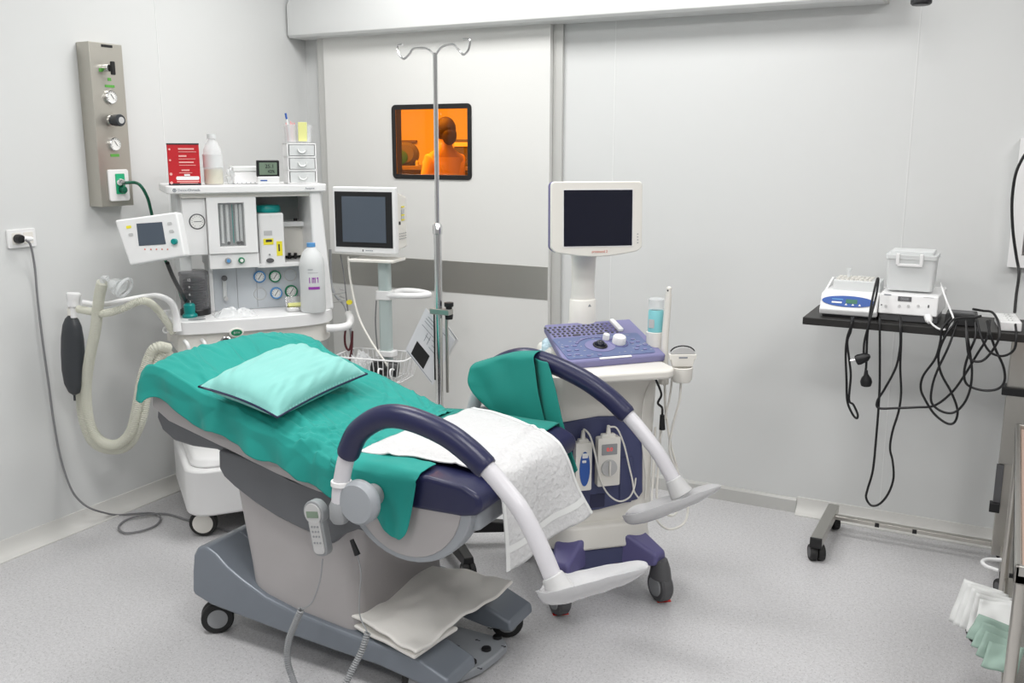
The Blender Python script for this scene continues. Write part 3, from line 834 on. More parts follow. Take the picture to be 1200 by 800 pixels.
# gas service box: side face reaches the wall at px 87/105, front stands off .14 m
gd = .074
yA = at(105, 242, x=XL).y; z0_, z1_ = at(105, 242, x=XL).z, at(87, 49, x=XL).z
yB = at(157, 238, x=XL+gd).y
gb = Fr('gas_service_panel', (XL, (yA+yB)/2, z0_), 0, 'tall brushed steel medical gas panel with gauges mounted on the left wall', 'gas panel')
hy = (yB-yA)/2
gh = z1_-z0_
MB().hexa([(0, -hy, 0), (gd, -hy, 0), (gd, hy, 0), (0, hy, 0)], [(0, -hy, gh), (gd, -hy, gh), (gd, hy, gh), (0, hy, gh)]).build('housing', 'panelsteel', gb, bevel=.003)
def gq(px, py, d=0): return gb.on(px, py, lx=gd+d)
def gslab(b, c, w, h, t=.002, r=.001, d=0):
    c = V((gd+t/2+d, c.y, c.z)); return b.slab(c, (0, 1, 0), (0, 0, 1), rpoly(w, h, r, 3), t)
gslab(MB(), gq(125, 54), .052, .010).build('slot', 'black', gb, smooth=0)
b = MB()
gslab(b, gq(118, 82), .018, .014); gslab(b, gq(128, 93), .016, .012); gslab(b, gq(128.5, 101), .046, .010)
b.build('green_label', 'greenlabel', gb, smooth=0)
p = gq(122, 80); b = MB().cyl((gd, p.y, p.z), (gd+.03, p.y, p.z), .014).build('valve', 'chrome', gb, bevel=.002)
MB().box((gd+.038, p.y+.01, p.z), (.014, .016, .052)).build('lever', 'black', b, bevel=.003)
for (px, py), nm in (((129, 114), 'gauge'), ((133.5, 169), 'gauge')):
    p = gq(px, py); r = .027
    g_ = MB().lathe([(0, 0), (r, 0), (r, .010), (r*.9, .013), (r*.88, .009), (0, .009)], (gd, p.y, p.z), (1, 0, 0), 32).build('gauge', 'chrome', gb)
    MB().cyl((gd+.0085, p.y, p.z), (gd+.0105, p.y, p.z), r*.87, seg=32).build('dial_face', 'dial', g_)
    b = MB().box((gd+.0115, p.y+.002, p.z+.003), (.001, .002, .024), Matrix.Rotation(.6, 3, 'X'))
    for k in range(11):
        a = math.radians(-120+24*k+90); b.box((gd+.011, p.y+math.cos(a)*r*.72, p.z+math.sin(a)*r*.72), (.001, .0015, .004), Matrix.Rotation(a-PI/2, 3, 'X'))
    b.build('pointer', 'ink', g_, smooth=0)
p = gq(131, 141)
kn = MB().lathe([(0, 0), (.016, 0), (.016, .018), (.023, .020), (.024, .05), (.021, .055), (0, .055)], (gd, p.y, p.z), (1, 0, 0), 24).build('regulator_knob', 'bag', gb, smooth=30)
MB().cyl((gd+.055, p.y, p.z), (gd+.057, p.y, p.z), .013).build('knob_cap', 'lgrey', kn)
MB().lathe([(0, 0), (.020, 0), (.020, .006), (0, .006)], (gd, p.y, p.z), (1, 0, 0)).build('knob_flange', 'chrome', kn)
gslab(MB(), gq(134.5, 182), .042, .011).build('green_label', 'greenlabel', gb, smooth=0)
c = gq(138, 217)
pl = gslab(MB(), c, .100, .128, .010, .010).build('outlet_plate', 'white', gb, bevel=.003)
gslab(MB(), c+V((0, .004, .006)), .044, .082, .003, .003, .0105).build('outlet', 'greenplate', pl, smooth=0)
p = c+V((0, .0, .0)); MB().lathe([(0, 0), (.016, 0), (.016, .014), (.010, .022), (0, .022)], (gd+.012, p.y, p.z+.012), (1, 0, 0)).build('socket', 'chrome', pl)
MB().lathe([(0, 0), (.013, 0), (.013, .024), (0, .03)], (gd+.012, p.y+.004, p.z-.018), (1, 0, 0)).build('release_lever', 'hosegreen', pl)
# green gas hose from outlet behind the machine
h0 = gb.W(V((gd+.03, p.y+.012, p.z+.010)))
hp = [h0, h0+V((.02, .035, 0))] + [at(166, 219, x=XL+.17), at(173, 232, x=XL+.16), at(177, 247, x=XL+.13), at(186, 285, x=XL+.07), at(197, 312, x=XL+.08), at(208, 335, x=XL+.12), at(213, 350, x=XL+.2)]
hg = MB().tube(hp, .0065, 12, 8)
single('gas_hose', hg, 'hosegreen', 'dark green gas hose curving from the wall gas panel down to the anaesthesia machine', 'hose')

# wall socket with plug and grey power cable
s0 = at(24, 279, x=XL)
so = Fr('wall_socket', (XL, s0.y, s0.z), 0, 'white power socket plate on the left wall', 'power socket')
MB().slab((.005, 0, 0), (0, 1, 0), (0, 0, 1), rpoly(.118, .070, .006), .010).build('plate', 'white', so, bevel=.002)
for dy in (-.022, .026): MB().slab((.0105, dy, 0), (0, 1, 0), (0, 0, 1), rpoly(.040, .044, .004), .002).build('outlet', 'offwhite', so, bevel=.0006)
pg = Fr('power_cable', (XL+.02, s0.y-.0, 0), 0, 'grey power cable plugged into the left wall socket and looped on the floor', 'cable')
p = s0+V((.012, -.022, 0))
MB().lathe([(0, 0), (.017, 0), (.018, .012), (.015, .026), (0, .028)], pg.L(p), (1, 0, 0)).build('plug', 'black', pg)
MB().lathe([(0, 0), (.010, 0), (.009, .022), (.004, .03)], pg.L(p+V((.026, .012, .001))), (.5, .8, -.1)).build('plug_tail', 'white', pg)
def ow(px, py, d): return at(px, py, x=XL+d)
cp = [ow(30, 281, .05), ow(36, 288, .045), ow(41, 315, .02), ow(44, 350, .012), ow(50, 400, .012), ow(57, 450, .012), ow(64, 500, .012), ow(72, 540, .016), ow(83, 572, .050), ow(95, 588, .060), ow(110, 597, .066)]
cp += [at(135, 603, z=.008), at(155, 602, z=.008), at(178, 601, z=.008), at(188, 606, z=.012), at(183, 615, z=.008), at(165, 622, z=.008), at(146, 624, z=.008), at(139, 617, z=.008), at(150, 608, z=.008), at(172, 603, z=.014), at(195, 602, z=.008), at(220, 609, z=.008), at(245, 616, z=.008), at(278, 624, z=.008), at(330, 632, z=.008)]
MB().tube([pg.L(q) for q in cp], .0042, 8, 8).build('lead', 'greycable', pg)

M['thinclear'] = mat('thin acrylic', (.6, .62, .63), .1, alpha=.10)
# ======================= ANAESTHESIA MACHINE ==========================
an = Fr('anaesthesia_machine', (-2.755, 2.95, 0), 52, 'white anaesthesia machine with top shelf, flowmeters and round gauges in the left corner', 'anaesthesia machine')
def A_(px, py, ly): return an.on(px, py, ly)
ZS = 1.413
SF = .03
# carriage, lower body
pl = rpoly(.66, .62, .09, 6, 0, .10)
b = MB(); b.prism(pl, .105, .30, 'xy'); b.prism(rpoly(.62, .58, .09, 6, 0, .10), .30, .335, 'xy', scale_b=.93)
b.build('base', 'white', an, bevel=.014, bseg=3)
MB().bb(-.27, .27, -.12, .36, .085, .115).build('underframe', 'dgrey', an, bevel=.004)
for x, y in ((-.268, -.13), (.26, -.13), (-.26, .30), (.26, .30)):
    cs = MB().lathe([(.030, -.017), (.052, -.017), (.056, -.010), (.056, .010), (.052, .017), (.030, .017)], (x, y, .057), (.35, 1, 0), 32).build('caster', 'rubber', an)
    h = MB()
    dv = V((.35, 1, 0)).normalized()
    for s_ in (-1, 1): h.lathe([(0, 0), (.041, 0), (.041, .004), (.03, .007), (0, .008)], V((x, y, .057))+dv*s_*.015, dv*s_, 28)
    h.build('hub', 'offwhite', cs)
    MB().box((x, y, .098), (.05, .026, .05)).build('fork', 'white', cs, bevel=.006)
MB().bb(-.27, .25, .06, .40, .33, .80).build('lower_body', 'white', an, bevel=.012)
dr = MB().bb(-.12, .20, .035, .065, .42, .58).build('drawer', 'offwhite', an, bevel=.004)
MB().bb(-.03, .11, .02, .036, .49, .505).build('handle', 'mgrey', dr, bevel=.004)
# worktop, rounded ends and bulging front
wp = [(-.325, .02), (-.315, -.03), (-.27, -.055), (-.1, -.068), (.08, -.066), (.22, -.045), (.30, -.005), (.345, .07), (.36, .17), (.345, .26), (.30, .30), (-.29, .30), (-.325, .26)]
wp = [(q.x, q.y) for q in smooth_path([V((x, y, 0)) for x, y in wp], 4, closed=True)]
b = MB(); b.prism(wp, .825, .878, 'xy'); b.build('worktop', 'white', an, bevel=.012, bseg=4)
b = MB(); b.prism([(x*.96, .115+(y-.115)*.88) for x, y in wp], .745, .828, 'xy'); b.build('apron', 'offwhite', an, bevel=.02, bseg=3)
# oval badge
q = A_(277, 389.5, -.068)
bd = MB().slab((q.x, -.070, q.z), (1, 0, 0), (0, 0, 1), epoly(.029, .019), .008).build('badge', 'offwhite', an, bevel=.002)
MB().slab((q.x, -.0755, q.z+.001), (1, 0, 0), (0, 0, 1), epoly(.022, .013), .003).build('badge_face', 'ringgreen', bd)
bars((q.x, -.0775, q.z+.001), (1, 0, 0), (0, 0, 1), [(-.008, 0, .008, .009), (.001, .001, .004, .008), (.009, 0, .007, .006)], 'mint', bd)
# rings and hooks under the worktop
q = A_(198, 387, -.03); MB().torus((q.x-.01, -.02, q.z), (0, 1, 0), .011, .0035, 20).build('side_ring', 'white', an)
q = A_(265, 400, -.04); MB().torus((q.x, -.05, q.z), (.2, 1, 0), .020, .005, 24).build('port_ring', 'chrome', an)
MB().lathe([(0, 0), (.016, 0), (.016, .01), (0, .012)], (q.x, -.035, q.z), (0, -1, 0)).build('port', 'dgrey', an)
for px in (220, 240):
    a = A_(px, 397, -.05)
    MB().tube([(a.x-.012, -.04, .80), (a.x-.004, -.062, .79), (a.x, -.064, .77), (a.x+.004, -.05, .745)], .008, 10).build('absorber_hook', 'white', an)
MB().lathe([(0, 0), (.055, 0), (.06, .02), (.06, .11), (.05, .12), (0, .12)], (-.235, .02, .655)).build('absorber_canister', 'white', an)
# discs on worktop and adjustable valve
MB().slab((A_(230, 376, .02).x, -.01, .8795), (1, 0, 0), (0, 1, 0), epoly(.034, .020), .002).slab((A_(232, 367, .03).x, .045, .8795), (1, 0, 0), (0, 1, 0), epoly(.030, .013), .002).build('valve_window', 'mgrey', an, smooth=0)
q = A_(222, 361, .06)
MB().lathe([(0, 0), (.030, 0), (.031, .008), (.026, .014), (.022, .016), (.023, .05), (.018, .056), (0, .056)], (q.x, .06, .879), (0, 0, 1), 20).build('pressure_valve', 'teal', an, smooth=30)
# lower gauge panel
x0, x1 = A_(250, 335, .17).x, .235
b = MB().bb(x0, x1+.03, .17, .30, .878, 1.075).build('gauge_panel', 'gaugepanel', an, bevel=.003)
MB().bb(x0-.018, x0-.001, .155, .30, .878, 1.075).build('panel_post', 'white', an, bevel=.003)
b = MB()
for px in (278, 301): xx = A_(px, 335, .17).x; b.bb(xx-.001, xx+.001, .1685, .17, .885, 1.07)
b.build('panel_groove', 'mgrey', an, smooth=0)
def rgauge(px, py, ring_, r=.026):
    q = A_(px, py, .17)
    g_ = MB().lathe([(r*.78, 0), (r, 0), (r, .010), (r*.92, .013), (r*.78, .010), (r*.78, 0)], (q.x, .17, q.z), (0, -1, 0), 32, cap=False).build('pressure_gauge', ring_, an)
    MB().cyl((q.x, .17, q.z), (q.x, .163, q.z), r*.80, seg=32).build('dial_face', 'dial', g_)
    b = MB().box((q.x+.001, .1625, q.z), (.0022, .001, r*1.1), Matrix.Rotation(.6, 3, 'Y'))
    for k in range(9):
        a = math.radians(-30+30*k); b.box((q.x+math.cos(a)*r*.62, .1627, q.z+math.sin(a)*r*.62), (.005, .001, .0014), Matrix.Rotation(-a, 3, 'Y'))
    b.build('pointer', 'ink', g_, smooth=0)
rgauge(304, 324, 'ringblue'); rgauge(322, 323.5, 'ringgreen'); rgauge(323.5, 343, 'ringblue'); rgauge(341, 341, 'ringgreen', .028)
b = MB()
for px, py in ((340, 322), (305, 344)):
    q = A_(px, py, .17); b.torus((q.x, .169, q.z), (0, 1, 0), .026, .0018, 28)
b.build('gauge_blank', 'lgrey', an)
q = A_(263, 338, .17)
fl_ = MB().slab((q.x, .165, q.z), (1, 0, 0), (0, 0, 1), rpoly(.016, .085, .007), .010).build('suction_flowmeter', 'frost', an, bevel=.002)
MB().lathe([(0, 0), (.010, 0), (.012, .01), (0, .012)], (q.x, .16, q.z+.044), (0, -1, .3)).build('flow_knob', 'dgrey', fl_)
MB().lathe([(0, 0), (.009, 0), (.009, .012), (0, .013)], (q.x+.002, .16, q.z-.042), (0, -1, 0)).build('flow_outlet', 'lgrey', fl_)
# smoked bellows canister on its black foot
q0, q1 = A_(209, 316, .10), A_(247, 350, .10); cxx = (q0.x+q1.x)/2; rr = (q1.x-q0.x)/2
cn = MB().lathe([(0, .0), (rr*1.02, 0), (rr*1.02, .022), (rr*.95, .026), (0, .026)], (cxx, .13, .878), (0, 0, 1), 32).build('bellows_foot', 'black', an)
cn = MB().lathe([(0, 0), (rr*.95, 0), (rr*.95, .135), (rr, .138), (rr, .150), (rr*.8, .158), (0, .158)], (cxx, .13, .905), (0, 0, 1), 32).build('bellows_canister', 'smoke', an)
b = MB()
pr_ = []
for k in range(11): pr_ += [(rr*.78, .004+.011*k), (rr*.62, .0095+.011*k)]
MB().lathe([(0, .0)]+pr_+[(0, .125)], (cxx, .13, .906), (0, 0, 1), 28).build('bellows', 'dgrey', cn)
for k in range(4):
    text(str(12-3*k), (cxx-.025, .13-rr*.965, 1.03-.03*k), (1, 0, 0), (0, 0, 1), .014, 'whiteink', cn, 'scale_number')
# upper housing: left column with pressure gauge, flowmeter window, knob strip
za, zb_ = A_(243, 298, .06).z, A_(243, 316, .06).z
xa, xb, xc_ = A_(214, 260, .07).x, A_(243, 260, .06).x, A_(301, 260, .06).x
MB().bb(xa, xb-.001, .075, .34, za-.005, ZS-.05).build('gauge_housing', 'white', an, bevel=.006)
MB().bb(xa-.018, xa+.03, .12, .34, 1.05, ZS-.03).build('rear_post', 'frost', an, bevel=.006)
q = A_(231, 259.5, .075)
g_ = MB().torus((q.x, .075, q.z), (0, 1, 0), .0285, .0035, 32).build('airway_gauge', 'dgrey', an)
MB().cyl((q.x, .076, q.z), (q.x, .072, q.z), .027, seg=32).build('dial_face', 'dial', g_)
b = MB().box((q.x+.002, .0715, q.z), (.030, .001, .0018)); 
for k in range(13):
    a = math.radians(-60+25*k); b.box((q.x+math.cos(a)*.021, .0716, q.z+math.sin(a)*.021), (.004, .001, .0012), Matrix.Rotation(-a, 3, 'Y'))
b.build('pointer', 'ink', g_, smooth=0)
wt, wbt = A_(255, 238, .06), A_(288, 288, .06)
pf = MB(); ox0, ox1, oz0, oz1 = wt.x, wbt.x, wbt.z, wt.z
oc = [(xb, za), (xc_, za), (xc_, ZS-.048), (xb, ZS-.048)]; ic = [(ox0, oz0), (ox1, oz0), (ox1, oz1), (ox0, oz1)]
ring(pf, oc, ic, .055, .10); pf.bb(xb+.001, xc_-.001, .10, .34, za+.001, ZS-.049)
fh = pf.build('flowmeter_housing', 'white', an, bevel=.003)
MB().bb(ox0, ox1, .097, .0995, oz0, oz1).build('flowmeter_back', 'recess', fh, smooth=0)
wtd = ox1-ox0
for k, (fx, m_) in enumerate(((.16, 'frost'), (.38, 'frost'), (.58, 'teal'), (.74, 'frost'), (.9, 'frost'))):
    xx = ox0+wtd*fx
    t = MB().cyl((xx, .088, oz0+.012), (xx, .088, oz1-.008), .0022 if m_ == 'teal' else .0065, seg=14).build('flow_tube', m_, fh)
b = MB()
for fx in (.28, .49, .67, .84):
    for k in range(12): b.bb(ox0+wtd*fx-.003, ox0+wtd*fx+.003, .0955, .0968, oz0+.03+.012*k, oz0+.0315+.012*k)
b.build('tube_scale', 'greyink', fh, smooth=0)
b = MB()
for fx in (.38, .74, .88): b.ball((ox0+wtd*fx, .083, oz0+.012), .007, 12)
b.build('flow_float', 'black', fh)
MB().bb(ox0-.001, ox1+.001, .056, .0575, oz0, oz1).build('flowmeter_cover', 'thinclear', fh, smooth=0)
MB().bb(xb, xc_+.003, .065, .34, zb_, za-.001).build('knob_panel', 'white', an, bevel=.003)
for (px, py), m_, cap_ in (((267, 305), 'mgrey', 'ringblue'), ((282.5, 304.5), 'ringgreen', 'dial')):
    q = A_(px, py, .065)
    kb_ = MB().lathe([(0, 0), (.0115, 0), (.0125, .006), (.0125, .018), (.010, .02), (0, .02)], (q.x, .065, q.z), (0, -1, 0), 20).build('gas_knob', m_, an, smooth=30)
    MB().cyl((q.x, .045, q.z), (q.x, .043, q.z), .007).build('knob_cap', cap_, kb_)
# vaporiser bay
b = MB().bb(xc_+.002, .29, .30, .34, zb_-.01, ZS-.03).build('bay_back', 'recess', an, smooth=0)
MB().bb(xc_+.002, .275, .10, .34, zb_-.008, zb_+.010).build('bay_shelf', 'white', an, bevel=.003)
bz = A_(350, 262, .2).z
MB().bb(xc_+.01, .285, .20, .30, bz-.012, bz+.010).build('backbar', 'white', an, bevel=.004)
MB().bb(xc_+.01, .285, .23, .30, A_(350, 300, .2).z, bz-.012).build('backbar_body', 'offwhite', an, bevel=.004)
for px in (346, 361):
    q = A_(px, 256, .24); MB().cyl((q.x, .24, bz+.008), (q.x, .24, bz+.022), .009).build('locking_post', 'black', an)
for px in (339, 346):
    q = A_(px, 300, .22); MB().cyl((q.x, .225, q.z-.012), (q.x+.003, .225, q.z+.014), .007).build('bar_bolt', 'black', an)
v0, v1 = A_(302, 250, .10), A_(335, 310, .10)
vcx, vw = (v0.x+v1.x)/2, v1.x-v0.x
vp = MB().bb(v0.x, v1.x, .10, .22, v1.z, v0.z).build('vaporiser', 'white', an, bevel=.008, bseg=3)
MB().lathe([(0, 0), (.05, 0), (.053, .006), (.052, .020), (.046, .030), (0, .031)], (vcx, .158, v0.z+.001), (0, 0, 1), 32).build('dial_wheel', 'teal', vp)
def vs_(b, px, py, w, h, y=.0990): q = A_(px, py, .10); return b.slab((q.x, y, q.z), (1, 0, 0), (0, 0, 1), rpoly(w, h, .001, 2), .0016)
vs_(MB(), 314.5, 283, .042, .026).build('yellow_label', 'yellow', vp, smooth=0)
vs_(MB(), 327.5, 291, .024, .062).build('yellow_label', 'yellow', vp, smooth=0)
b = MB(); vs_(b, 315, 282, .026, .010, .0978); vs_(b, 327, 290, .006, .030, .0978)
b.build('label_text', 'ink', vp, smooth=0)
vs_(MB(), 314, 273, .034, .020).build('filling_window', 'lgrey', vp, smooth=0)
q = A_(317, 305, .10); MB().lathe([(0, 0), (.010, 0), (.010, .006), (0, .007)], (q.x-.002, .10, q.z-.0), (0, -1, 0), sx=1.6).build('fill_port', 'dgrey', vp)
q = A_(316, 302, .10); MB().cyl((q.x, .10, q.z+.014), (q.x, .096, q.z+.014), .004).build('lock_pin', 'mgrey', vp)
q = A_(316, 254, .10); MB().slab((vcx, .0985, q.z+.0), (1, 0, 0), (0, 0, 1), [(-.006, .006), (.006, .006), (0, -.005)], .002).build('dial_mark', 'dial', vp, smooth=0)
# right column and shelf
MB().hexa([(.265, .03, .874), (.345, .03, .874), (.345, .32, .874), (.265, .32, .874)], [(.262, .045, ZS-.02), (.308, .045, ZS-.02), (.325, .32, ZS-.02), (.262, .32, ZS-.02)]).build('side_column', 'white', an, bevel=.012, bseg=3)
sh = MB().prism(rpoly(.645, .37, .025, 4, .012, SF+.185), ZS-.032, ZS, 'xy').build('top_shelf', 'white', an, bevel=.006, bseg=3)
MB().bb(xa, .28, .06, .34, ZS-.05, ZS-.03).build('shelf_support', 'offwhite', an, smooth=0)
q = A_(204.5, 223, SF-.001)
MB().torus((q.x, SF-.0005, ZS-.017), (0, 1, 0), .0058, .0016, 20).cyl((q.x, SF, ZS-.017), (q.x, SF-.001, ZS-.017), .003, seg=12).build('maker_mark', 'greyink', sh)
text('Datex-Ohmeda', (q.x+.012, SF-.0012, ZS-.017), (1, 0, 0), (0, 0, 1), .0135, 'greyink', sh, align='LEFT')
q = A_(363, 219, SF-.001)
text('Aespire', (q.x, SF-.0012, ZS-.017), (1, 0, 0), (0, 0, 1), .0125, 'greyink', sh)
# right-hand side bar and rails
MB().tube([(.30, -.0, .80), (.36, -.01, .80), (.405, .02, .805), (.425, .07, .825), (.43, .12, .835)], .017, 14).build('side_handle', 'white', an)
b = MB()
for z in (.89, .925): b.tube([(.33, .14, z), (.40, .15, z), (.44, .2, z), (.44, .3, z)], .004, 8)
b.build('side_rail', 'lgrey', an)
# curved white bag arm
ba = [A_(203, 392, 0), A_(206, 368, 0), A_(199, 354, 0)]
arm = [an.L(at(208, 388, y=2.66)), an.L(at(206, 370, y=2.66)), an.L(at(201, 355, y=2.64)), an.L(at(187, 347, y=2.60)), an.L(at(172, 347, y=2.57)), an.L(at(145, 352, y=2.50)), an.L(at(118, 357, y=2.45)), an.L(at(97, 354, y=2.42))]
MB().tube(arm, lambda t: .017-.007*min(1, t*2), 14).build('bag_arm', 'white', an)
q = at(85, 351, y=2.42)
q = an.L(q); MB().lathe([(0, 0), (.021, 0), (.024, .01), (.024, .03), (.027, .034), (.027, .05), (.02, .056), (0, .056)], q+V((0, 0, -.028)), (.1, .1, 1)).build('bag_mount', 'white', an)
MB().cyl(q+V((.0, 0, -.07)), q+V((0, 0, -.02)), .013).build('bag_neck', 'white', an)
# ventilator display on its bracket, hanging at the front left corner
dc = at(176, 280, y=2.47); dn = V((.45, -.89, .12)).normalized()
fx_ = V((-dn.y, dn.x, 0)).normalized(); fz_ = fx_.cross(dn)*1
fz_ = -fz_ if fz_.z < 0 else fz_
cor = [atp(px, py, dc, dn) for px, py in ((134, 258), (207, 248), (217, 300), (152, 311))]
cc_ = sum(cor, V())/4
u_ = ((cor[1]-cor[0])+(cor[2]-cor[3])).normalized(); v_ = ((cor[0]-cor[3])+(cor[1]-cor[2])).normalized()
v_ = (v_-u_*v_.dot(u_)).normalized(); n_ = u_.cross(v_)
def dl(p): return an.Ri @ (V(p)-an.org)
def dv_(p): return an.Ri @ V(p)
def dpt(px, py, off=0): return dl(atp(px, py, cc_, n_)+n_*off)
UU, VV_, NN = dv_(u_), dv_(v_), dv_(n_)
mtxp = []
out2 = [((c_-cc_).dot(u_), (c_-cc_).dot(v_)) for c_ in (cor[3], cor[2], cor[1], cor[0])]
ds = MB().slab(dl(cc_-n_*.030), UU, VV_, out2, .060).build('display_unit', 'white', an, bevel=.008, bseg=3)
MB().slab(dl(cc_-n_*.075), UU, VV_, [(a*.8, b_*.8) for a, b_ in out2], .05).build('display_back', 'offwhite', ds, bevel=.012)
sc_c = dpt(178, 273, .001); 
so_ = [dpt(px, py, .001)-sc_c for px, py in ((163, 288), (194.5, 286), (190, 260), (160, 262))]
MB().slab(sc_c, UU, VV_, [(o.dot(UU), o.dot(VV_)) for o in so_], .002).build('screen', 'screengrey', ds, smooth=0)
q = dpt(205, 283); MB().cyl(q, q+NN*.016, .0115, .0105).build('trim_knob', 'teal', ds, bevel=.002)
b = MB()
for px in (170, 177, 183.5, 190, 196.5): q = dpt(px, 292); b.cyl(q, q+NN*.002, .0028, seg=10)
b.build('soft_keys', 'redink', ds)
b = MB()
for px, py in ((199, 262), (201, 271), (153.5, 275)): b.slab(dpt(px, py, .001), UU, VV_, rpoly(.017, .011, .004), .003)
b.build('function_keys', 'lgrey', ds)
MB().slab(dpt(151, 266, .001), UU, VV_, rpoly(.018, .010, .003), .003).build('alarm_key', 'yellow', ds)
MB().tube([dl(at(196, 308, y=2.52)), dl(at(203, 325, y=2.58)), dl(at(212, 342, y=2.68)), dl(at(217, 352, y=2.80))], .008, 10).build('display_arm', 'black', an)

# breathing bag
bg = Fr('breathing_bag', at(89, 470, y=2.42), 0, 'dark grey rubber breathing bag hanging below the white arm by the left wall', 'breathing bag')
bt = bg.L(at(84, 367, y=2.42)); bb_ = bg.L(at(87, 462, y=2.42)); 
axb = (bt-bb_)
Lb = axb.length
prf = [(.012, Lb), (.016, Lb*.97), (.030, Lb*.93), (.042, Lb*.85), (.050, Lb*.70), (.053, Lb*.5), (.052, Lb*.3), (.043, Lb*.13), (.026, Lb*.03), (.007, -.002)]
MB().lathe([(r, z) for r, z in prf], bb_, axb, 32, sy=.7, sx=1).build('bag_body', 'bag', bg)
MB().tube([bb_+V((.0, 0, .004)), bb_+V((.0, 0, -.025))], .0045, 8).build('tail', 'bag', bg)
MB().lathe([(.016, 0), (.016, .02), (.013, .03)], bt-V((0, 0, .006)), axb).build('bag_collar', 'offwhite', bg)
MB().tube([bb_+V((.030, -.012, Lb*.1)), bb_+V((.046, -.008, Lb*.3)), bb_+V((.047, -.006, Lb*.55)), bb_+V((.038, -.01, Lb*.8))], .0025, 6).build('seam', 'black', bg)

# corrugated breathing hoses and mask
def hw(px, py, y): return at(px, py, y=y)
h1 = MB(); corrugated(h1, [hw(198, 408, 2.62), hw(185, 406, 2.57), hw(176, 415, 2.55), hw(166, 445, 2.52), hw(160, 480, 2.5), hw(152, 508, 2.48), hw(135, 521, 2.46), hw(115, 514, 2.45), hw(104, 490, 2.45), hw(101, 455, 2.44), hw(105, 420, 2.43), hw(112, 385, 2.42), hw(116, 350, 2.41), hw(120, 330, 2.40)], .0185, .0024, .0075)
single('breathing_hose', h1, 'hose', 'cream corrugated breathing hose hanging in a long loop below the breathing arm', 'hose', smooth=180)
h2 = MB(); corrugated(h2, [hw(92, 362, 2.42), hw(108, 365, 2.42), hw(122, 367, 2.42), hw(142, 362, 2.45), hw(160, 354, 2.50), hw(172, 353, 2.54), hw(184, 362, 2.6), hw(196, 378, 2.64), hw(203, 390, 2.66)], .0135, .0020, .0068)
single('breathing_hose', h2, 'hose', 'shorter cream corrugated hose running sideways under the white breathing arm', 'hose', smooth=180)
h3 = MB(); corrugated(h3, [hw(200, 416, 2.64), hw(190, 416, 2.60), hw(182, 428, 2.57), hw(173, 460, 2.55), hw(166, 492, 2.52), hw(152, 520, 2.50), hw(132, 527, 2.48), hw(110, 519, 2.47), hw(98, 495, 2.47), hw(94, 460, 2.47), hw(97, 430, 2.47)], .0170, .0022, .0075)
single('breathing_hose', h3, 'hose', 'second cream corrugated hose forming the outer of the two hanging loops', 'hose', smooth=180)
mk = Fr('breathing_mask', hw(138, 345, 2.40), 0, 'clear face mask on an elbow at the top of the breathing hose', 'face mask')
def ml(px, py, y=2.40): return mk.L(hw(px, py, y))
MB().tube([ml(120, 331), ml(121, 326), ml(126, 326)], .010, 12).build('elbow', 'frost', mk)
MB().lathe([(.009, 0), (.011, .012), (.024, .022), (.036, .04), (.040, .055), (.043, .058), (.036, .060), (.030, .045), (.018, .026), (.009, .015)], ml(126, 328), (.62, .1, -.30), 24, sx=.8).build('mask_shell', 'clear', mk)
MB().torus(ml(146, 337), (.62, .1, -.3), .036, .006, 28).build('mask_cushion', 'frost2', mk)
# ======================= THINGS ON THE MACHINE ========================
def onan(px, ly, zt): q = an.on(px, 215, ly); return an.W(V((q.x, ly, zt)))
def afr(name, px, ly, z, label, cat, group=None, dyaw=0):
    p = onan(px, ly, z); return Fr(name, (p.x, p.y, z), 52+dyaw, label, cat, group)
ZT = ZS+.001
# red carton
f = afr('red_carton', 217, .11, ZT, 'red carton with rows of white print standing at the shelf end by the left wall', 'box', dyaw=-6)
H = f.on(215, 168, -.03).z; wR = .122
MB().bb(-wR/2, wR/2, -.035, .045, 0, H).build('box', 'red', f, bevel=.003)
MB().bb(-wR/2-.0006, wR/2+.0006, -.0358, .0458, 0, .008).bb(-wR/2-.0006, wR/2+.0006, -.0358, .0458, H-.005, H+.0006).build('edge', 'ink', f, smooth=0)
b = MB()
for z, x0, x1, h in ((.87, -.018, .042, .006), (.80, -.018, .05, .002), (.70, -.018, .012, .006), (.63, -.018, .045, .002), (.55, -.018, .038, .005), (.48, -.018, .045, .002), (.36, -.01, .02, .005), (.30, -.02, .03, .002), (.09, -.03, .055, .004), (.05, -.02, .05, .002)):
    b.bb(x0, x1, -.0362, -.0352, H*z-h/2, H*z+h/2)
b.build('print', 'pinkink', f, smooth=0)
b = MB().slab((.012, -.0358, H*.17), (1, 0, 0), (0, 0, 1), rpoly(.088, .014, .005), .001); b.build('white_band', 'whiteink', f, smooth=0)
bars((.01, -.0366, H*.245), (1, 0, 0), (0, 0, 1), [(0, 0, .022, .007)], 'whiteink', f)
for z in (.06, .27, .60, .86): MB().cyl((-wR/2+.010, -.0352, H*z), (-wR/2+.010, -.0362, H*z), .004 if z > .5 else .0055, seg=14).build('dot', 'pinkink', f, smooth=0)
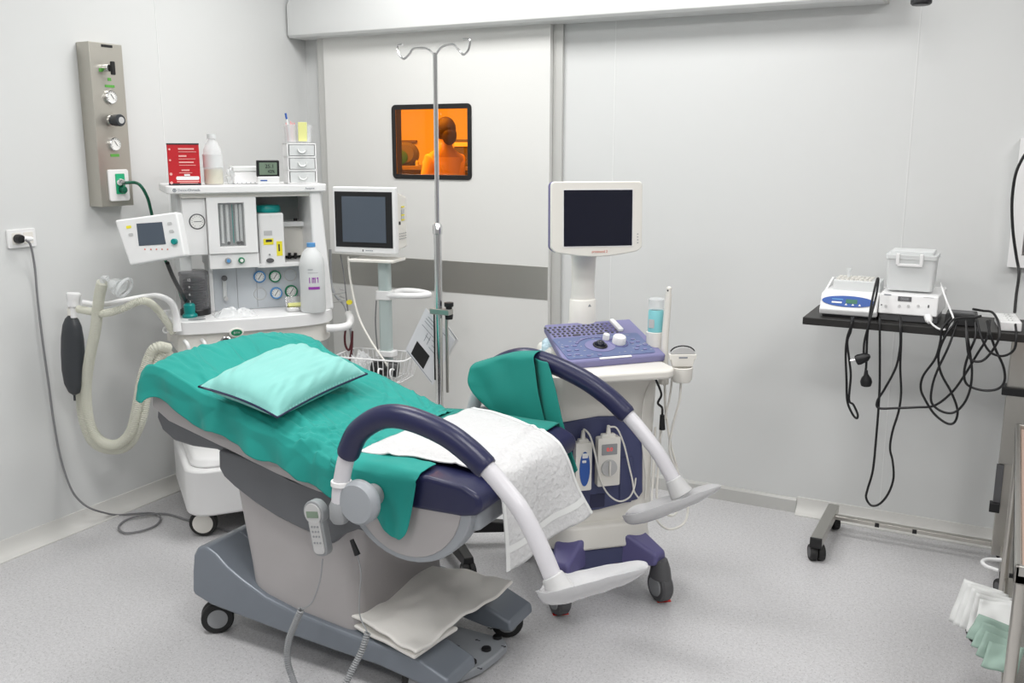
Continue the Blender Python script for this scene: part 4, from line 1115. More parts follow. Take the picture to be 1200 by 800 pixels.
# clear bottle with a little liquid
f = afr('clear_bottle', 251, .13, ZT, 'clear plastic bottle with a little yellowish liquid beside the red carton', 'bottle')
hb = f.on(249, 157, 0).z
MB().lathe([(0, 0), (.036, 0), (.039, .006), (.039, hb*.55), (.036, hb*.68), (.026, hb*.80), (.015, hb*.88), (.014, hb*.90), (.017, hb*.91), (.017, hb), (0, hb)], (0, 0, 0), (0, 0, 1), 28).build('bottle_body', 'frost2', f)
MB().lathe([(0, .002), (.0365, .002), (.0368, hb*.30), (0, hb*.30)]).build('liquid', 'liquid', f)
MB().lathe([(0, hb*.905), (.018, hb*.905), (.018, hb*1.0), (0, hb*1.003)]).build('cap', 'frost', f)
MB().lathe([(.0396, hb*.34), (.0398, hb*.60)], (0, 0, 0)).build('label', 'frost', f)
# crumpled bag beside it
def crump(c, rx, ry, rz, seed, n=26):
    b = MB()
    vs = bmesh.ops.create_icosphere(b.bm, subdivisions=4, radius=1)['verts']
    for v in vs:
        d = v.co.normalized(); k = 1+.35*nz(d.x*2.2+seed, d.y*2.2, d.z*2.2)+.14*nz(d.x*6, d.y*6+seed, d.z*6)
        v.co = V((d.x*rx*k, d.y*ry*k, max(-.0, (d.z*.5+.5)*rz*2*k if d.z > -.5 else .0)))+V(c)
    return b
b = crump((0, 0, 0), .026, .022, .032, 3); f2 = an.W(V((an.on(272, 210, .13).x, .13, ZT)))
for vv in b.bm.verts: vv.co += f2
single('crumpled_wrap', b, 'frost2', 'small crumpled clear wrap on the shelf between bottle and white box', 'plastic wrap')
# white box
f = afr('white_box', 290, .15, ZT, 'plain low white box on the shelf behind the little clock', 'box')
hB = f.on(285, 195, -.04).z
MB().bb(-.060, .058, -.045, .06, 0, hB*.72).build('box', 'white', f, bevel=.005)
MB().bb(-.063, .061, -.048, .063, hB*.72, hB).build('lid', 'paper', f, bevel=.004)
b = MB()
for k in range(6): b.bb(-.05+.018*k, -.045+.018*k, -.0462, -.045, .004, .007)
b.build('print', 'greyink', f, smooth=0)
# digital thermometer clock
f = afr('digital_clock', 314.5, .055, ZT, 'small black framed digital thermometer clock with green display on the shelf', 'clock')
cl = f.on(314, 183, 0).z; hC = cl+.0
MB().bb(-.045, .045, -.012, .016, 0, .032).build('stand', 'white', f, bevel=.004)
MB().slab((0, -.002, .064), (1, 0, 0), (0, -.12, 1), rpoly(.092, .068, .004), .016).build('frame', 'black', f, bevel=.002)
MB().slab((0, -.0105, .064), (1, 0, 0), (0, -.12, 1), rpoly(.072, .050, .002), .002).build('screen', 'lcdgreen', f, smooth=0)
text('25.1', (.006, -.0135, .073), (1, 0, 0), (0, -.12, 1), .022, 'ink', f, 'digits')
text('42%', (.012, -.012, .052), (1, 0, 0), (0, -.12, 1), .018, 'ink', f, 'digits')
bars((-.020, -.0125, .016), (1, 0, 0), (0, 0, 1), [(0, 0, .028, .005)], 'blue', f)
# three-drawer organiser
f = afr('drawer_organiser', 352.5, .10, ZT, 'small white three-drawer plastic organiser at the right end of the shelf', 'drawer organiser')
hO = f.on(352, 168, -.04).z; w2 = .061
b = MB()
for z in (0, hO/3, 2*hO/3, hO): b.bb(-w2, w2, -.045, .05, z-(.004 if z else 0), z+(.004 if z < hO else 0)+(.002 if z == 0 else 0))
b.bb(-w2, -w2+.006, -.045, .05, 0, hO); b.bb(w2-.006, w2, -.045, .05, 0, hO); b.bb(-w2, w2, .046, .05, 0, hO)
b.build('body', 'white', f, bevel=.0015)
for k in range(3):
    zc = hO*(k+.5)/3
    d_ = MB().bb(-w2+.009, w2-.009, -.047, -.043, zc-hO/6+.006, zc+hO/6-.006).bb(-w2+.009, w2-.009, -.043, .04, zc-hO/6+.006, zc-hO/6+.008).build('drawer', 'frost', f, bevel=.001)
    MB().torus((0, -.050, zc+.006), (0, 1, 0), .017, .0032, 18, 8, PI*.0, PI).build('handle', 'paper', d_)
for o in f.o.children:
    if o.name.startswith('drawer'):
        for h in o.children: pass
# pen cup and note holder on top
ztop = ZT+hO+.005
f = afr('pen_cup', 343, .10, ztop, 'clear cup of pink sticks and a blue pen on the drawer organiser', 'cup')
hP = .072
MB().lathe([(0, .001), (.024, .001), (.026, hP)], (0, 0, 0), (0, 0, 1), 24).build('cup', 'frost2', f, solid=.0012)
for k in range(5):
    a = k*1.25; MB().cyl((.012*math.cos(a), .012*math.sin(a), .003), (.018*math.cos(a), .018*math.sin(a), hP+.008+.006*(k % 2)), .0022, seg=8).build('stick', 'pink', f)
f = afr('pen', 341, .085, ztop+.004, 'blue pen leaning in the clear cup on the drawer organiser', 'pen')
MB().cyl((.006, 0, 0), (-.006, 0, hP+.018), .0035).build('barrel', 'white', f)
MB().cyl((-.006, 0, hP+.018), (-.010, 0, hP+.042), .0042, seg=12).build('cap', 'blue', f)
f = afr('note_cup', 360, .10, ztop, 'translucent cup holding pale yellow notes on the drawer organiser', 'cup')
MB().lathe([(0, .001), (.021, .001), (.029, hP-.002)], (0, 0, 0), (0, 0, 1), 24).build('cup', 'frost2', f, solid=.0012)
f = afr('yellow_notes', 357, .07, ztop+.003, 'pale yellow sticky notes held in the translucent cup on the organiser', 'note pad')
MB().slab((0, 0, .040), (1, 0, 0), (0, -.12, 1), rpoly(.036, .078, .002), .006).build('pad', 'paleyellow', f, smooth=0)
# wall sticker above the clock

st = MB()
# big bottle on the worktop
ZW = .8795
f = afr('large_bottle', 361.5, -.005, ZW, 'large translucent bottle with purple print on the right end of the worktop', 'bottle')
hL = f.on(361, 285, 0).z
MB().lathe([(0, 0), (.050, 0), (.053, .006), (.052, hL*.45), (.053, hL*.66), (.050, hL*.76), (.036, hL*.88), (.017, hL*.94), (.015, hL*.955), (.015, hL*.98), (0, hL*.98)], (0, 0, 0), (0, 0, 1), 36).build('bottle_body', 'frost', f)
MB().lathe([(0, hL*.95), (.0185, hL*.95), (.018, hL*1.005), (0, hL*1.01)]).build('cap', 'ringblue', f)
b = MB()
def wrapbox(b, a0, a1, z0, z1, r=.0535):
    n = max(2, int(abs(a1-a0)/.08))
    def fn(u, v): a = lerp(a0, a1, u); return V((r*math.sin(a), -r*math.cos(a), lerp(z0, z1, v)))
    b.grid(fn, n, 1); return b
ca = -.05   # faces the camera
for a0, w_ in ((-.42, .07), (-.20, .06), (-.08, .06), (.04, .06), (.25, .06)): wrapbox(b, ca+a0, ca+a0+w_, hL*.44, hL*.52)
wrapbox(b, ca+.18, ca+.27, hL*.50, hL*.52); wrapbox(b, ca-.20, ca+.02, hL*.50, hL*.515)
b.build('purple_letters', 'purpleink', f, smooth=0)
wrapbox(MB(), ca-.50, ca+.42, hL*.345, hL*.385).build('purple_band', 'purpleink', f)
b = MB(); wrapbox(b, ca-.50, ca-.10, hL*.63, hL*.64); wrapbox(b, ca-.5, ca+.3, hL*.585, hL*.590); b.build('grey_print', 'greyink', f)
# steel tray with yellow vials
f = afr('instrument_tray', 340, .05, ZW, 'small steel tray of pale yellow ampoules beside the large bottle', 'tray')
MB().prism(rpoly(.075, .060, .01, 4), 0, .018, 'xy', scale_b=1.08).build('tray', 'chrome', f, bevel=.002)
MB().slab((-.0, .02, .035), (1, 0, 0), (0, .4, 1), rpoly(.074, .045, .006), .003).build('lid', 'chrome', f, bevel=.001)
f = afr('ampoules', 340, .052, ZW+.018, 'pale yellow ampoules lying in the small steel tray', 'ampoules')
f.o['kind'] = 'stuff'
b = MB()
for k in range(9): b.cyl((-.028+.007*k, -.018, .005), (-.026+.0065*k, .016, .009), .0042, seg=10)
b.build('ampoules', 'paleyellow', f)
# crumpled clear bag on the worktop
b = MB()
def cbag(u, v):
    x = lerp(-.085, .085, u); y = lerp(-.055, .060, v)
    e = (1-(2*u-1)**4)*(1-(2*v-1)**4)
    z = .028*e*(1+.8*nz(x*22, y*22, 1)+.5*nz(x*50, y*50, 2)); return V((x*(1+.15*nz(y*12, 3)), y*(1+.15*nz(x*12, 7)), max(.001, z)))
b.grid(cbag, 44, 30)
for vv in b.bm.verts: vv.co = an.W(vv.co+V((A_(276, 372, .02).x, .02, ZW)))
M['film'] = mat('clear film', (.9, .92, .93), .12, alpha=.38)
single('clear_bag', b, 'film', 'crumpled clear plastic bag lying on the machine worktop', 'plastic bag', smooth=180)

# ======================= PATIENT MONITOR ON ITS STAND =================
# monitor frame chosen so its front faces slightly right of the camera
pm_c = at(427, 258, y=3.30)
pyaw = 10
pm = Fr('patient_monitor', (pm_c.x, pm_c.y, at(427, 303, y=3.30).z), pyaw, 'boxy white patient monitor with black framed grey screen on a rolling stand', 'monitor')
q0, q1, q2_, q3 = pm.on(389, 218, 0), pm.on(463, 220, 0), pm.on(463, 301, 0), pm.on(392, 293, 0)
W_ = ((q1-q0).x+(q2_-q3).x)/2; Hh = ((q0-q3).z+(q1-q2_).z)/2; cx_ = (q0.x+q1.x+q2_.x+q3.x)/4; cz_ = (q0.z+q1.z+q2_.z+q3.z)/4
MB().bb(cx_-W_/2, cx_+W_/2, 0, .035, cz_-Hh/2, cz_+Hh/2).build('front_frame', 'white', pm, bevel=.006, bseg=3)
MB().hexa([(cx_-W_/2+.01, .034, cz_-Hh/2+.012), (cx_+W_/2-.006, .034, cz_-Hh/2+.012), (cx_+W_/2-.012, .15, cz_-Hh/2+.02), (cx_-W_/2+.02, .15, cz_-Hh/2+.02)],
          [(cx_-W_/2+.01, .034, cz_+Hh/2-.02), (cx_+W_/2-.006, .034, cz_+Hh/2-.02), (cx_+W_/2-.012, .15, cz_+Hh/2-.045), (cx_-W_/2+.02, .15, cz_+Hh/2-.045)]).build('rear_case', 'offwhite', pm, bevel=.008)
b = MB().bb(cx_-W_/2+.010, cx_+W_/2-.012, -.0015, .0, cz_-Hh/2+.026, cz_+Hh/2-.020).build('screen_surround', 'black', pm, smooth=0)
MB().bb(cx_-W_/2+.044, cx_+W_/2-.042, -.0028, -.0015, cz_-Hh/2+.048, cz_+Hh/2-.040).build('screen', 'screengrey', pm, smooth=0)
bars((cx_-.008, -.0006, cz_-Hh/2+.013), (1, 0, 0), (0, 0, 1), [(0, 0, .004, .009)], 'ink', pm, 'maker_mark')
bars((cx_+.014, -.0006, cz_-Hh/2+.013), (1, 0, 0), (0, 0, 1), [(-.006+.007*i_, 0, .005, .0035) for i_ in range(5)], 'greyink', pm)
xr = cx_+W_/2-.0105
for z, m_ in ((cz_+.055, 'yellow'), (cz_+.02, 'yellow'), (cz_-.0, 'yellow')):
    MB().slab((xr+.0045, .095, z), (0, 1, 0), (0, 0, 1), rpoly(.030, .006, .001, 2), .002).build('yellow_label', m_, pm, smooth=0)
MB().slab((xr+.0045, .095, cz_+.035), (0, 1, 0), (0, 0, 1), rpoly(.030, .020, .001, 2), .0018).slab((xr+.0045, .095, cz_+.01), (0, 1, 0), (0, 0, 1), rpoly(.030, .012, .001, 2), .0018).build('side_print', 'lgrey', pm, smooth=0)
MB().slab((xr+.005, .058, cz_-.012), (0, 1, 0), (0, 0, 1), rpoly(.010, .014, .003), .006).build('switch', 'black', pm)
b = MB()
for j in range(3):
    for i in range(4): b.slab((xr+.0045, .060+.020*i, cz_-.058-.011*j), (0, 1, 0), (0, 0, 1), rpoly(.012, .003, .001, 2), .002)
b.build('vent_slots', 'mgrey', pm, smooth=0)

zt = pm.org.z
sd = Fr('monitor_stand', (0, 0, 0), 0)
bpx = at(451, 330, y=3.36); bx, by = bpx.x, 3.36
bpy.data.objects.remove(sd.o)
sd = Fr('monitor_stand', (bx, by, 0), pyaw, 'rolling stand with pale green column, white push handle and wire basket under the patient monitor', 'monitor stand')
MB().bb(-.14, .07, -.07, .07, zt-.014, zt-.002).build('mount_plate', 'offwhite', sd, bevel=.003)
M['standcol'] = mat('pale green column', (.50, .58, .57), .35, .3)
MB().prism(rpoly(.052, .045, .014), .10, zt-.014, 'xy').build('column', 'standcol', sd, bevel=0)
zr = sd.on(450, 346, -.03).z
hb_ = MB().prism(rpoly(.072, .062, .014), zr-.022, zr+.018, 'xy').build('handle_clamp', 'white', sd, bevel=.004)
def sL(px, py, ly): return sd.on(px, py, ly)
hr = [sd.L(at(457, 345, z=zr)), sd.L(at(500, 341, z=zr)), sd.L(at(507, 334, z=zr)), sd.L(at(490, 331, z=zr)), sd.L(at(466, 329, z=zr+.01)), sd.L(at(455, 334, z=zr))]
b = MB().tube([V((.02, -.02, zr)), V((.12, -.01, zr)), V((.175, .02, zr)), V((.18, .06, zr)), V((.12, .085, zr+.005)), V((.05, .07, zr+.008)), V((.02, .02, zr))], .0135, 12, sy=1)
b.build('push_handle', 'white', sd)
zbk = sd.on(470, 418, -.05).z
bk = MB()
def wire(b, pts, r=.0032): b.tube(pts, r, 8, res=5); return b
bx0, bx1, by0, by1 = -.19, .14, -.14, .06
for z, k in ((zbk, 1), (zbk-.10, .82)):
    ptsb = [(x*k+(-.02)*(1-k), y*k, z) for x, y in rpoly(bx1-bx0, by1-by0, .03, 3, (bx0+bx1)/2, (by0+by1)/2)]
    bk.tube(ptsb, .0038 if k == 1 else .0028, 8, closed=True, raw=True)
for i in range(13):
    for y, sgn in ((by0, 1), (by1, 1)):
        x = lerp(bx0+.02, bx1-.02, i/12); bk.tube([V((x, y, zbk)), V((x*.82-.0036, y*.82, zbk-.10))], .0022, 6)
for i in range(7):
    for x in (bx0, bx1):
        y = lerp(by0+.02, by1-.02, i/6); bk.tube([V((x, y, zbk)), V((x*.82-.0036, y*.82, zbk-.10))], .0022, 6)
for i in range(8):
    x = lerp(bx0, bx1, (i+.5)/8)*.82-.0036; bk.tube([V((x, by0*.82, zbk-.10)), V((x, by1*.82, zbk-.10))], .002, 6)
bk.build('wire_basket', 'white', sd)
MB().prism(rpoly(.085, .06, .012), zbk-.012, zbk+.014, 'xy').build('basket_bracket', 'white', sd, bevel=.003)
for (hx, hy) in ((.10, -.15), (.05, -.16)):
    MB().tube([(hx, hy+.005, zbk-.035), (hx-.004, hy-.018, zbk-.030), (hx-.002, hy-.028, zbk-.05), (hx, hy-.018, zbk-.07)], .004, 8).build('hook', 'white', sd)
lg = MB(); 
MB().lathe([(0, .06), (.06, .06), (.06, .10), (.03, .13), (0, .13)]).build('base_hub', 'lgrey', sd)
for k in range(5):
    a = k*2*PI/5+.5; e = V((.20*math.cos(a), .20*math.sin(a), .075))
    MB().tube([V((.03*math.cos(a), .03*math.sin(a), .09)), e], lambda t: .022-.006*t, 10).build('leg', 'lgrey', sd)
    caster(sd, (e.x, e.y, .038), .038, .016, (-math.sin(a), math.cos(a), 0), stem=(e.x, e.y, .075))
# things in the basket
f = Fr('black_cuff', sd.W(V((.02, -.06, zbk-.094))), pyaw, 'black rolled blood pressure cuff lying in the wire basket', 'blood pressure cuff')
b = MB().tube([V((-.055, 0, .035)), V((.0, .0, .040)), V((.055, .01, .036))], .034, 14); b.build('cuff', 'black', f)
MB().tube([V((-.05, -.01, .06)), V((-.02, -.02, .078)), V((.03, 0, .072))], .006, 8).build('cuff_tube', 'dgrey', f)
f = Fr('clear_pouch', sd.W(V((-.105, -.04, zbk-.094))), pyaw, 'crinkled clear pouch lying in the wire basket left of the black cuff', 'plastic pouch')
b = crump((0, 0, 0), .05, .05, .045, 9); b.build('pouch', 'film', f)
# hanging monitor cables
def cab(name, pts, r, m_, label, res=8, cat='cable', **k):
    return single(name, MB().tube(pts, r, 8, res), m_, label, cat, **k)
cab('monitor_cable', [at(408, 300, y=3.32), at(411, 330, y=3.30), at(420, 370, y=3.29), at(435, 400, y=3.28), at(452, 425, y=3.28), at(456, 432, y=3.30)], .0048, 'offwhite', 'thick pale cable from the patient monitor sloping down into the basket')
cab('monitor_cable', [at(399, 298, y=3.34), at(403, 322, y=3.34), at(406, 350, y=3.35), at(410, 385, y=3.36), at(414, 430, y=3.36), at(416, 445, y=3.36)], .0028, 'greycable', 'thin grey cable with yellow tag hanging from the patient monitor')
b = MB().slab(at(409.5, 354, y=3.335), (1, .3, 0), (0, 0, 1), epoly(.013, .011), .008); single('yellow_tag', b, 'yellow', 'round yellow tag clipped to the thin cable below the patient monitor', 'tag')
cab('sensor_lead', [at(405, 385, y=3.30), at(404, 395, y=3.30), at(405, 405, y=3.30), at(409, 410, y=3.30), at(412, 400, y=3.30), at(413, 388, y=3.30), at(412, 410, y=3.30), at(409, 425, y=3.31)], .005, mat('dark red sheath', (.10, .02, .025), .45), 'dark red and black sensor lead hooked left of the wire basket')
cab('column_cable', [at(441, 352, y=3.37), at(440, 375, y=3.37), at(441, 395, y=3.37), at(443, 412, y=3.37)], .003, 'greycable', 'grey cable running down the left of the stand column')
cab('wall_cable', [at(387, 292, y=3.75), at(388, 330, y=3.75), at(394, 347, y=3.72), at(404, 358, y=3.70), at(410, 380, y=3.65), at(414, 420, y=3.6)], .007, 'mgrey', 'thick grey tube rising behind the right end of the anaesthesia machine')

# ======================= DRIP STAND ===================================
iy = 3.02
ix = -1.895
iv = Fr('drip_stand', (ix, iy, 0), 0, 'tall chrome drip stand with two curled hooks on a black five-star base', 'drip stand')
def iq(px, py, y=iy): return iv.L(at(px, py, y=y))
zj = iq(513, 268).z
MB().cyl((0, 0, .10), (.0, 0, zj), .0145).build('outer_pole', 'chrome', iv)
zto = iq(508, 62).z
MB().cyl((0, 0, zj), (0, 0, zto), .0085).build('inner_pole', 'chrome', iv)
MB().lathe([(.0148, -.02), (.018, -.018), (.018, .012), (.012, .02), (.0087, .022)], (0, 0, zj)).build('collar', 'chrome', iv)
hk = MB()
for sgn, pts in ((-1, [(508, 64), (500, 57), (485, 57), (480, 63), (473, 69), (467, 62), (466, 54), (472, 52)]), (1, [(508, 64), (518, 55), (530, 52), (537, 58), (543, 64), (549, 58), (550, 47), (543, 46)])):
    P = [iq(*p) for p in pts]; P = [V((p.x, 0, p.z)) for p in P]
    P[0] = V((0, 0, zto-.01))
    MB().tube(P, .0042, 8, 8).build('hook', 'chrome', iv)
q = iq(516, 365)
cl_ = MB().bb(-.03, .055, -.018, .018, q.z-.010, q.z+.012).build('clamp', 'steel', iv, bevel=.003)
MB().lathe([(0, -.03), (.014, -.028), (.016, -.012), (.012, 0), (.012, .018), (.018, .022), (.018, .036), (0, .038)], (.040, .01, q.z), (0, 0, 1), 20).build('clamp_knob', 'black', cl_)
MB().cyl((.028, .012, q.z), (.028, .012, iq(521, 460).z), .006).build('spare_rod', 'steel', iv)
MB().cyl((-.018, -.002, q.z-.01), (-.018, -.002, iq(513, 445).z), .004).build('dark_strip', 'black', iv)
MB().lathe([(0, .06), (.045, .06), (.05, .075), (.045, .12), (.02, .14), (0, .14)]).build('base_hub', 'black', iv)
for k, a in enumerate((-113, -41, 31, 103, 175)):
    a = math.radians(a); d = V((math.cos(a), math.sin(a), 0)); n_ = V((-d.y, d.x, 0)); e = d*.34
    b = MB().hexa([n_*-.030+V((0, 0, .065)), e+n_*-.022+V((0, 0, .062)), e+n_*.022+V((0, 0, .062)), n_*.030+V((0, 0, .065))], [n_*-.026+V((0, 0, .125)), e+n_*-.018+V((0, 0, .095)), e+n_*.018+V((0, 0, .095)), n_*.026+V((0, 0, .125))])
    b.build('leg', 'black', iv, bevel=.005)
    caster(iv, (e.x*.97, e.y*.97, .036), .036, .024, n_, 'rubber', 'dgrey', stem=(e.x*.97, e.y*.97, .064))
# laminated cards hanging by the pole
def card(name, quad, y, m_, label, cat, yaw=0, t=.0015):
    P = [at(px, py, y=y) for px, py in quad]; c = sum(P, V())/4
    f = Fr(name, (c.x, c.y, min(p.z for p in P)), 0, label, cat)
    L = [f.L(p) for p in P]; b = MB(); b.hexa([p+V((0, -t/2, 0)) for p in L], [p+V((0, t/2, 0)) for p in L]); b.build('sheet', m_, f, smooth=0)
    return f, P, L
Q = [(499, 361), (475, 410), (507, 451), (533, 398)]
f, P, L = card('laminated_card', Q, 3.10, 'laminate', 'tilted laminated card with a black picture hanging behind the drip stand pole', 'card')
def inq(L, u, v, off): return L[0].lerp(L[1], v).lerp(L[3].lerp(L[2], v), u)+V((0, off, 0))
def qbox(b, u0, u1, v0, v1, off=-.0016, t=.0006):
    p = [inq(L, u0, v0, off), inq(L, u1, v0, off), inq(L, u1, v1, off), inq(L, u0, v1, off)]
    b.hexa([k+V((0, -t/2, 0)) for k in p], [k+V((0, t/2, 0)) for k in p]); return b
qbox(MB(), .17, .62, .64, .94).build('picture', 'black', f, smooth=0)
b = MB()
for v, u0, u1 in ((.08, .15, .35), (.08, .5, .75), (.14, .12, .5), (.2, .12, .4), (.30, .1, .5), (.40, .3, .45), (.36, .5, .85), (.44, .55, .9), (.52, .5, .8), (.97, .05, .95)): qbox(b, u0, u1, v, v+.010)
for u in (.32, .42): qbox(b, u, u+.012, .34, .52)
b.build('print', 'greyink', f, smooth=0)
Q2 = [(516, 371), (524, 441), (538, 400), (522, 381)]
Q2 = [(509, 402), (522, 424), (537, 398), (524, 380)]
f, P, L = card('paper_card', Q2, 3.16, 'paper', 'second white card behind the laminated one right of the drip stand pole', 'card')
b = MB(); qbox(b, .95, .98, .1, .9); qbox(b, .80, .82, .2, .8); b.build('print', 'greyink', f, smooth=0)
# ======================= ULTRASOUND MACHINE ===========================
us = Fr('ultrasound_machine', (-1.10, 2.855, 0), 43, 'white and lavender ultrasound machine with flat monitor and slanted keyboard by the sliding door', 'ultrasound machine')
def U(px, py, ly): return us.on(px, py, ly)
FB = .13           # front face of the body
bl, br_ = -.195, U(771, 500, FB).x
zT, zB = .80, U(765, 608, FB).z
# body: tapered white column
b = MB()
lv = [(zB-.02, .0, 1), (zB+.12, 0, 1), (.55, .0, 1.0), (zT, -.012, 1.03)]
def bring(z, dy, k): return [(x*k, y+dy, z) for x, y in rpoly(br_-bl, .40, .06, 5, (br_+bl)/2, FB+.20)]
vs = [[b.bm.verts.new(p) for p in bring(*l)] for l in lv]
for A, B in zip(vs, vs[1:]):
    for k in range(len(A)): b.bm.faces.new((A[k], A[(k+1) % len(A)], B[(k+1) % len(B)], B[k]))
b.bm.faces.new(vs[0]); b.bm.faces.new(vs[-1][::-1]); b.build('body', 'offwhite', us, smooth=50)
# slate blue front panel
pT = [U(640, 500, FB), U(660, 494, FB), U(700, 487, FB), U(740, 486, FB), U(748, 490, FB), U(752, 520, FB), U(752, 575, FB), U(746, 584, FB), U(700, 596, FB), U(655, 603, FB), U(638, 603, FB)]
MB().prism([(p.x, p.z) for p in pT], FB-.012, FB+.02).build('front_panel', 'uspanel', us, bevel=.006)
q = U(728, 576, FB); MB().cyl((q.x, FB-.013, q.z), (q.x, FB-.0122, q.z), .009).build('panel_hole', 'black', us)
q0, q1 = U(725, 535, FB), U(738, 580, FB); MB().bb(q0.x, q1.x, FB-.0175, FB-.011, q1.z-.02, q0.z).build('panel_rib', 'uspanel', us, bevel=.003)
q0, q1 = U(690, 578, FB), U(707, 592, FB); MB().bb(q0.x, q1.x, FB-.0135, FB-.011, q1.z, q0.z).build('panel_latch', 'navy', us, bevel=.001)
# two dark vertical slots beside the panel
# lower band and blue plinth
def bandpoly(w, d, y0): return rpoly(w, d, .10, 8, (br_+bl)/2-.005, y0+d/2)
MB().prism(bandpoly(.40, .46, .075), zB-.070, zB+.015, 'xy', scale_b=.93).build('lower_band', 'offwhite', us, bevel=.012, bseg=3)
MB().prism(bandpoly(.36, .44, .085), .085, zB-.068, 'xy').build('plinth', 'uspanel', us, bevel=.01)
# legs and castors
for s_, (kx, ky) in ((1, (.185, .01)), (-1, (-.19, .01)), (1, (.175, .50)), (-1, (-.19, .50))):
    inner = V((s_*.085, .16 if ky < .3 else .42, .21)); outer = V((kx, ky, .165))
    d = (outer-inner); w_ = V((-d.y, d.x, 0)).normalized()
    b = MB().hexa([inner-w_*.065+V((0, 0, -.10)), outer-w_*.038+V((0, 0, -.03)), outer+w_*.038+V((0, 0, -.03)), inner+w_*.065+V((0, 0, -.10))],
                  [inner-w_*.06+V((0, 0, .045)), outer-w_*.030+V((0, 0, .012)), outer+w_*.030+V((0, 0, .012)), inner+w_*.06+V((0, 0, .045))])
    b.build('leg', 'purple', us, bevel=.014, bseg=3)
    o_ = V((kx, ky, .056))
    cs = MB().lathe([(.02, -.022), (.050, -.022), (.056, -.015), (.056, .015), (.050, .022), (.02, .022)], o_, (1, .15, 0), 30).build('caster', 'dgrey', us)
    hd_ = MB()
    for r_ in (-1, 1): hd_.lathe([(0, 0), (.036, 0), (.034, .006), (0, .007)], o_+V((1, .15, 0)).normalized()*r_*.021, V((1, .15, 0))*r_, 24)
    hd_.build('hub', 'mgrey', cs)
    MB().lathe([(.03, .0), (.046, .01), (.040, .045), (.028, .075), (0, .075)], o_+V((0, .004, .022)), (0, 0, 1), 24, sx=.8, sy=1.1).build('caster_hood', 'dgrey', cs)
# console tray
KFL, KFR, KBR, KBL = [us.L(p) for p in (at(662, 425, z=.87), at(781, 415, z=.87), at(738, 373, z=.95), at(638, 380, z=.95))]
ku = (KFR-KFL).normalized(); kv = ((KBL+KBR)/2-(KFL+KFR)/2); kL = kv.length; kv.normalize(); kv = (kv-ku*kv.dot(ku)).normalized(); kn_ = ku.cross(kv)
kw_f, kw_b = (KFR-KFL).length, (KBR-KBL).length; kO = (KFL+KFR)/2
def kp(x, y, z=0): return kO+ku*x+kv*y+kn_*z
bx_ = ((KBR+KBL)/2-kO).dot(ku)
outl = [(-kw_f/2, 0), (kw_f/2, 0), (bx_+kw_b/2, kL), (bx_-kw_b/2, kL)]
tr = rpoly(.365, .30, .05, 5, .022, .115)
MB().slab((0, 0, 0), (1, 0, 0), (0, 1, 0), [(x, y) for x, y in tr], .034).build('tray', 'offwhite', us, bevel=.012, bseg=3)
us.o.children[-1].location = (0, 0, .828)
def kslab(b, x, y, poly, t, z=0): return b.slab(kp(x, y, z+t/2), ku, kv, poly, t)
cons = kslab(MB(), 0, 0, outl, .030, -.030).build('console', 'purple2', us, bevel=.008, bseg=3)
MB().hexa([kp(outl[0][0]+.02, .03, -.032)*1, kp(outl[1][0]-.02, .03, -.032), kp(outl[2][0]-.02, kL-.02, -.032), kp(outl[3][0]+.02, kL-.02, -.032)][::1],
          [kp(outl[0][0]+.02, .03, -.028), kp(outl[1][0]-.02, .03, -.028), kp(outl[2][0]-.02, kL-.02, -.028), kp(outl[3][0]+.02, kL-.02, -.028)]).build('console_back', 'offwhite', cons)
MB().bb(-.13, .12, .14, .28, .835, .868).build('console_mount', 'offwhite', us, bevel=.02, bseg=3)
kslab(MB(), -.005, .092, rpoly(kw_f-.05, .150, .012, 4), .0018).build('control_overlay', 'purpledeep', cons, smooth=0)
kslab(MB(), -.02, .092, epoly(.055, .043, 32, 0, 0), .003).build('trackball_ring', 'purple2', cons)
q = kp(-.02, .092, .004); MB().ball(q, .019).build('trackball', 'screen', cons)
b = MB().torus(q, kn_, .022, .004, 28).build('ball_bezel', 'black', cons)
for (x, y), r_, h_ in (((.058, .105), .024, .026), ((.022, .135), .012, .022)):
    q = kp(x, y, 0); MB().lathe([(0, 0), (r_, 0), (r_*.96, h_*.85), (r_*.85, h_), (0, h_)], q, kn_, 24).build('gain_knob', 'white', cons, smooth=50)
    MB().torus(kp(x, y, .002), kn_, r_*1.35, .002, 24).build('knob_ring', 'purple', cons)
kb = MB()
for r_ in range(5):
    n_k = 14
    for i in range(n_k):
        if r_ == 0 and i in (4, 5, 9, 10): 
            if i in (5, 10): continue
            kslab(kb, -.152+.0185*i+.009+.003*r_, .182+.0165*r_, rpoly(.030, .007, .002, 2), .003); continue
        kslab(kb, -.152+.0185*i+.003*(r_ % 2)-.004*r_*.6, .182+.0165*r_, rpoly(.0090, .0070, .002, 2), .003)
kb.build('keys', 'dgrey', cons, smooth=0)
bt_ = MB()
for i in range(15):
    a = PI*(.15+.70*i/14); kslab(bt_, -.02+.085*math.cos(a), .092+.062*math.sin(a), rpoly(.012, .007, .003, 2), .004)
for (x0, y0) in ((-.155, .045), (-.145, .075), (-.140, .105), (-.125, .045), (-.115, .075), (-.11, .105), (.10, .05), (.115, .07), (.105, .095), (.12, .12), (.095, .145), (.13, .045), (.145, .075), (.13, .1), (-.09, .03), (-.05, .03)):
    kslab(bt_, x0, y0, rpoly(.016, .009, .004, 3), .004)
bt_.build('function_buttons', 'purple2', cons, smooth=0)
b = MB(); random.seed(3)
for i in range(60):
    x, y = random.uniform(-.165, .155), random.uniform(.03, .155)
    if abs(x+.02) < .065 and abs(y-.092) < .05: continue
    kslab(b, x, y, rpoly(random.uniform(.004, .010), .0016, .0005, 1), .0004, .002)
b.build('printed_marks', 'lgrey', cons, smooth=0)
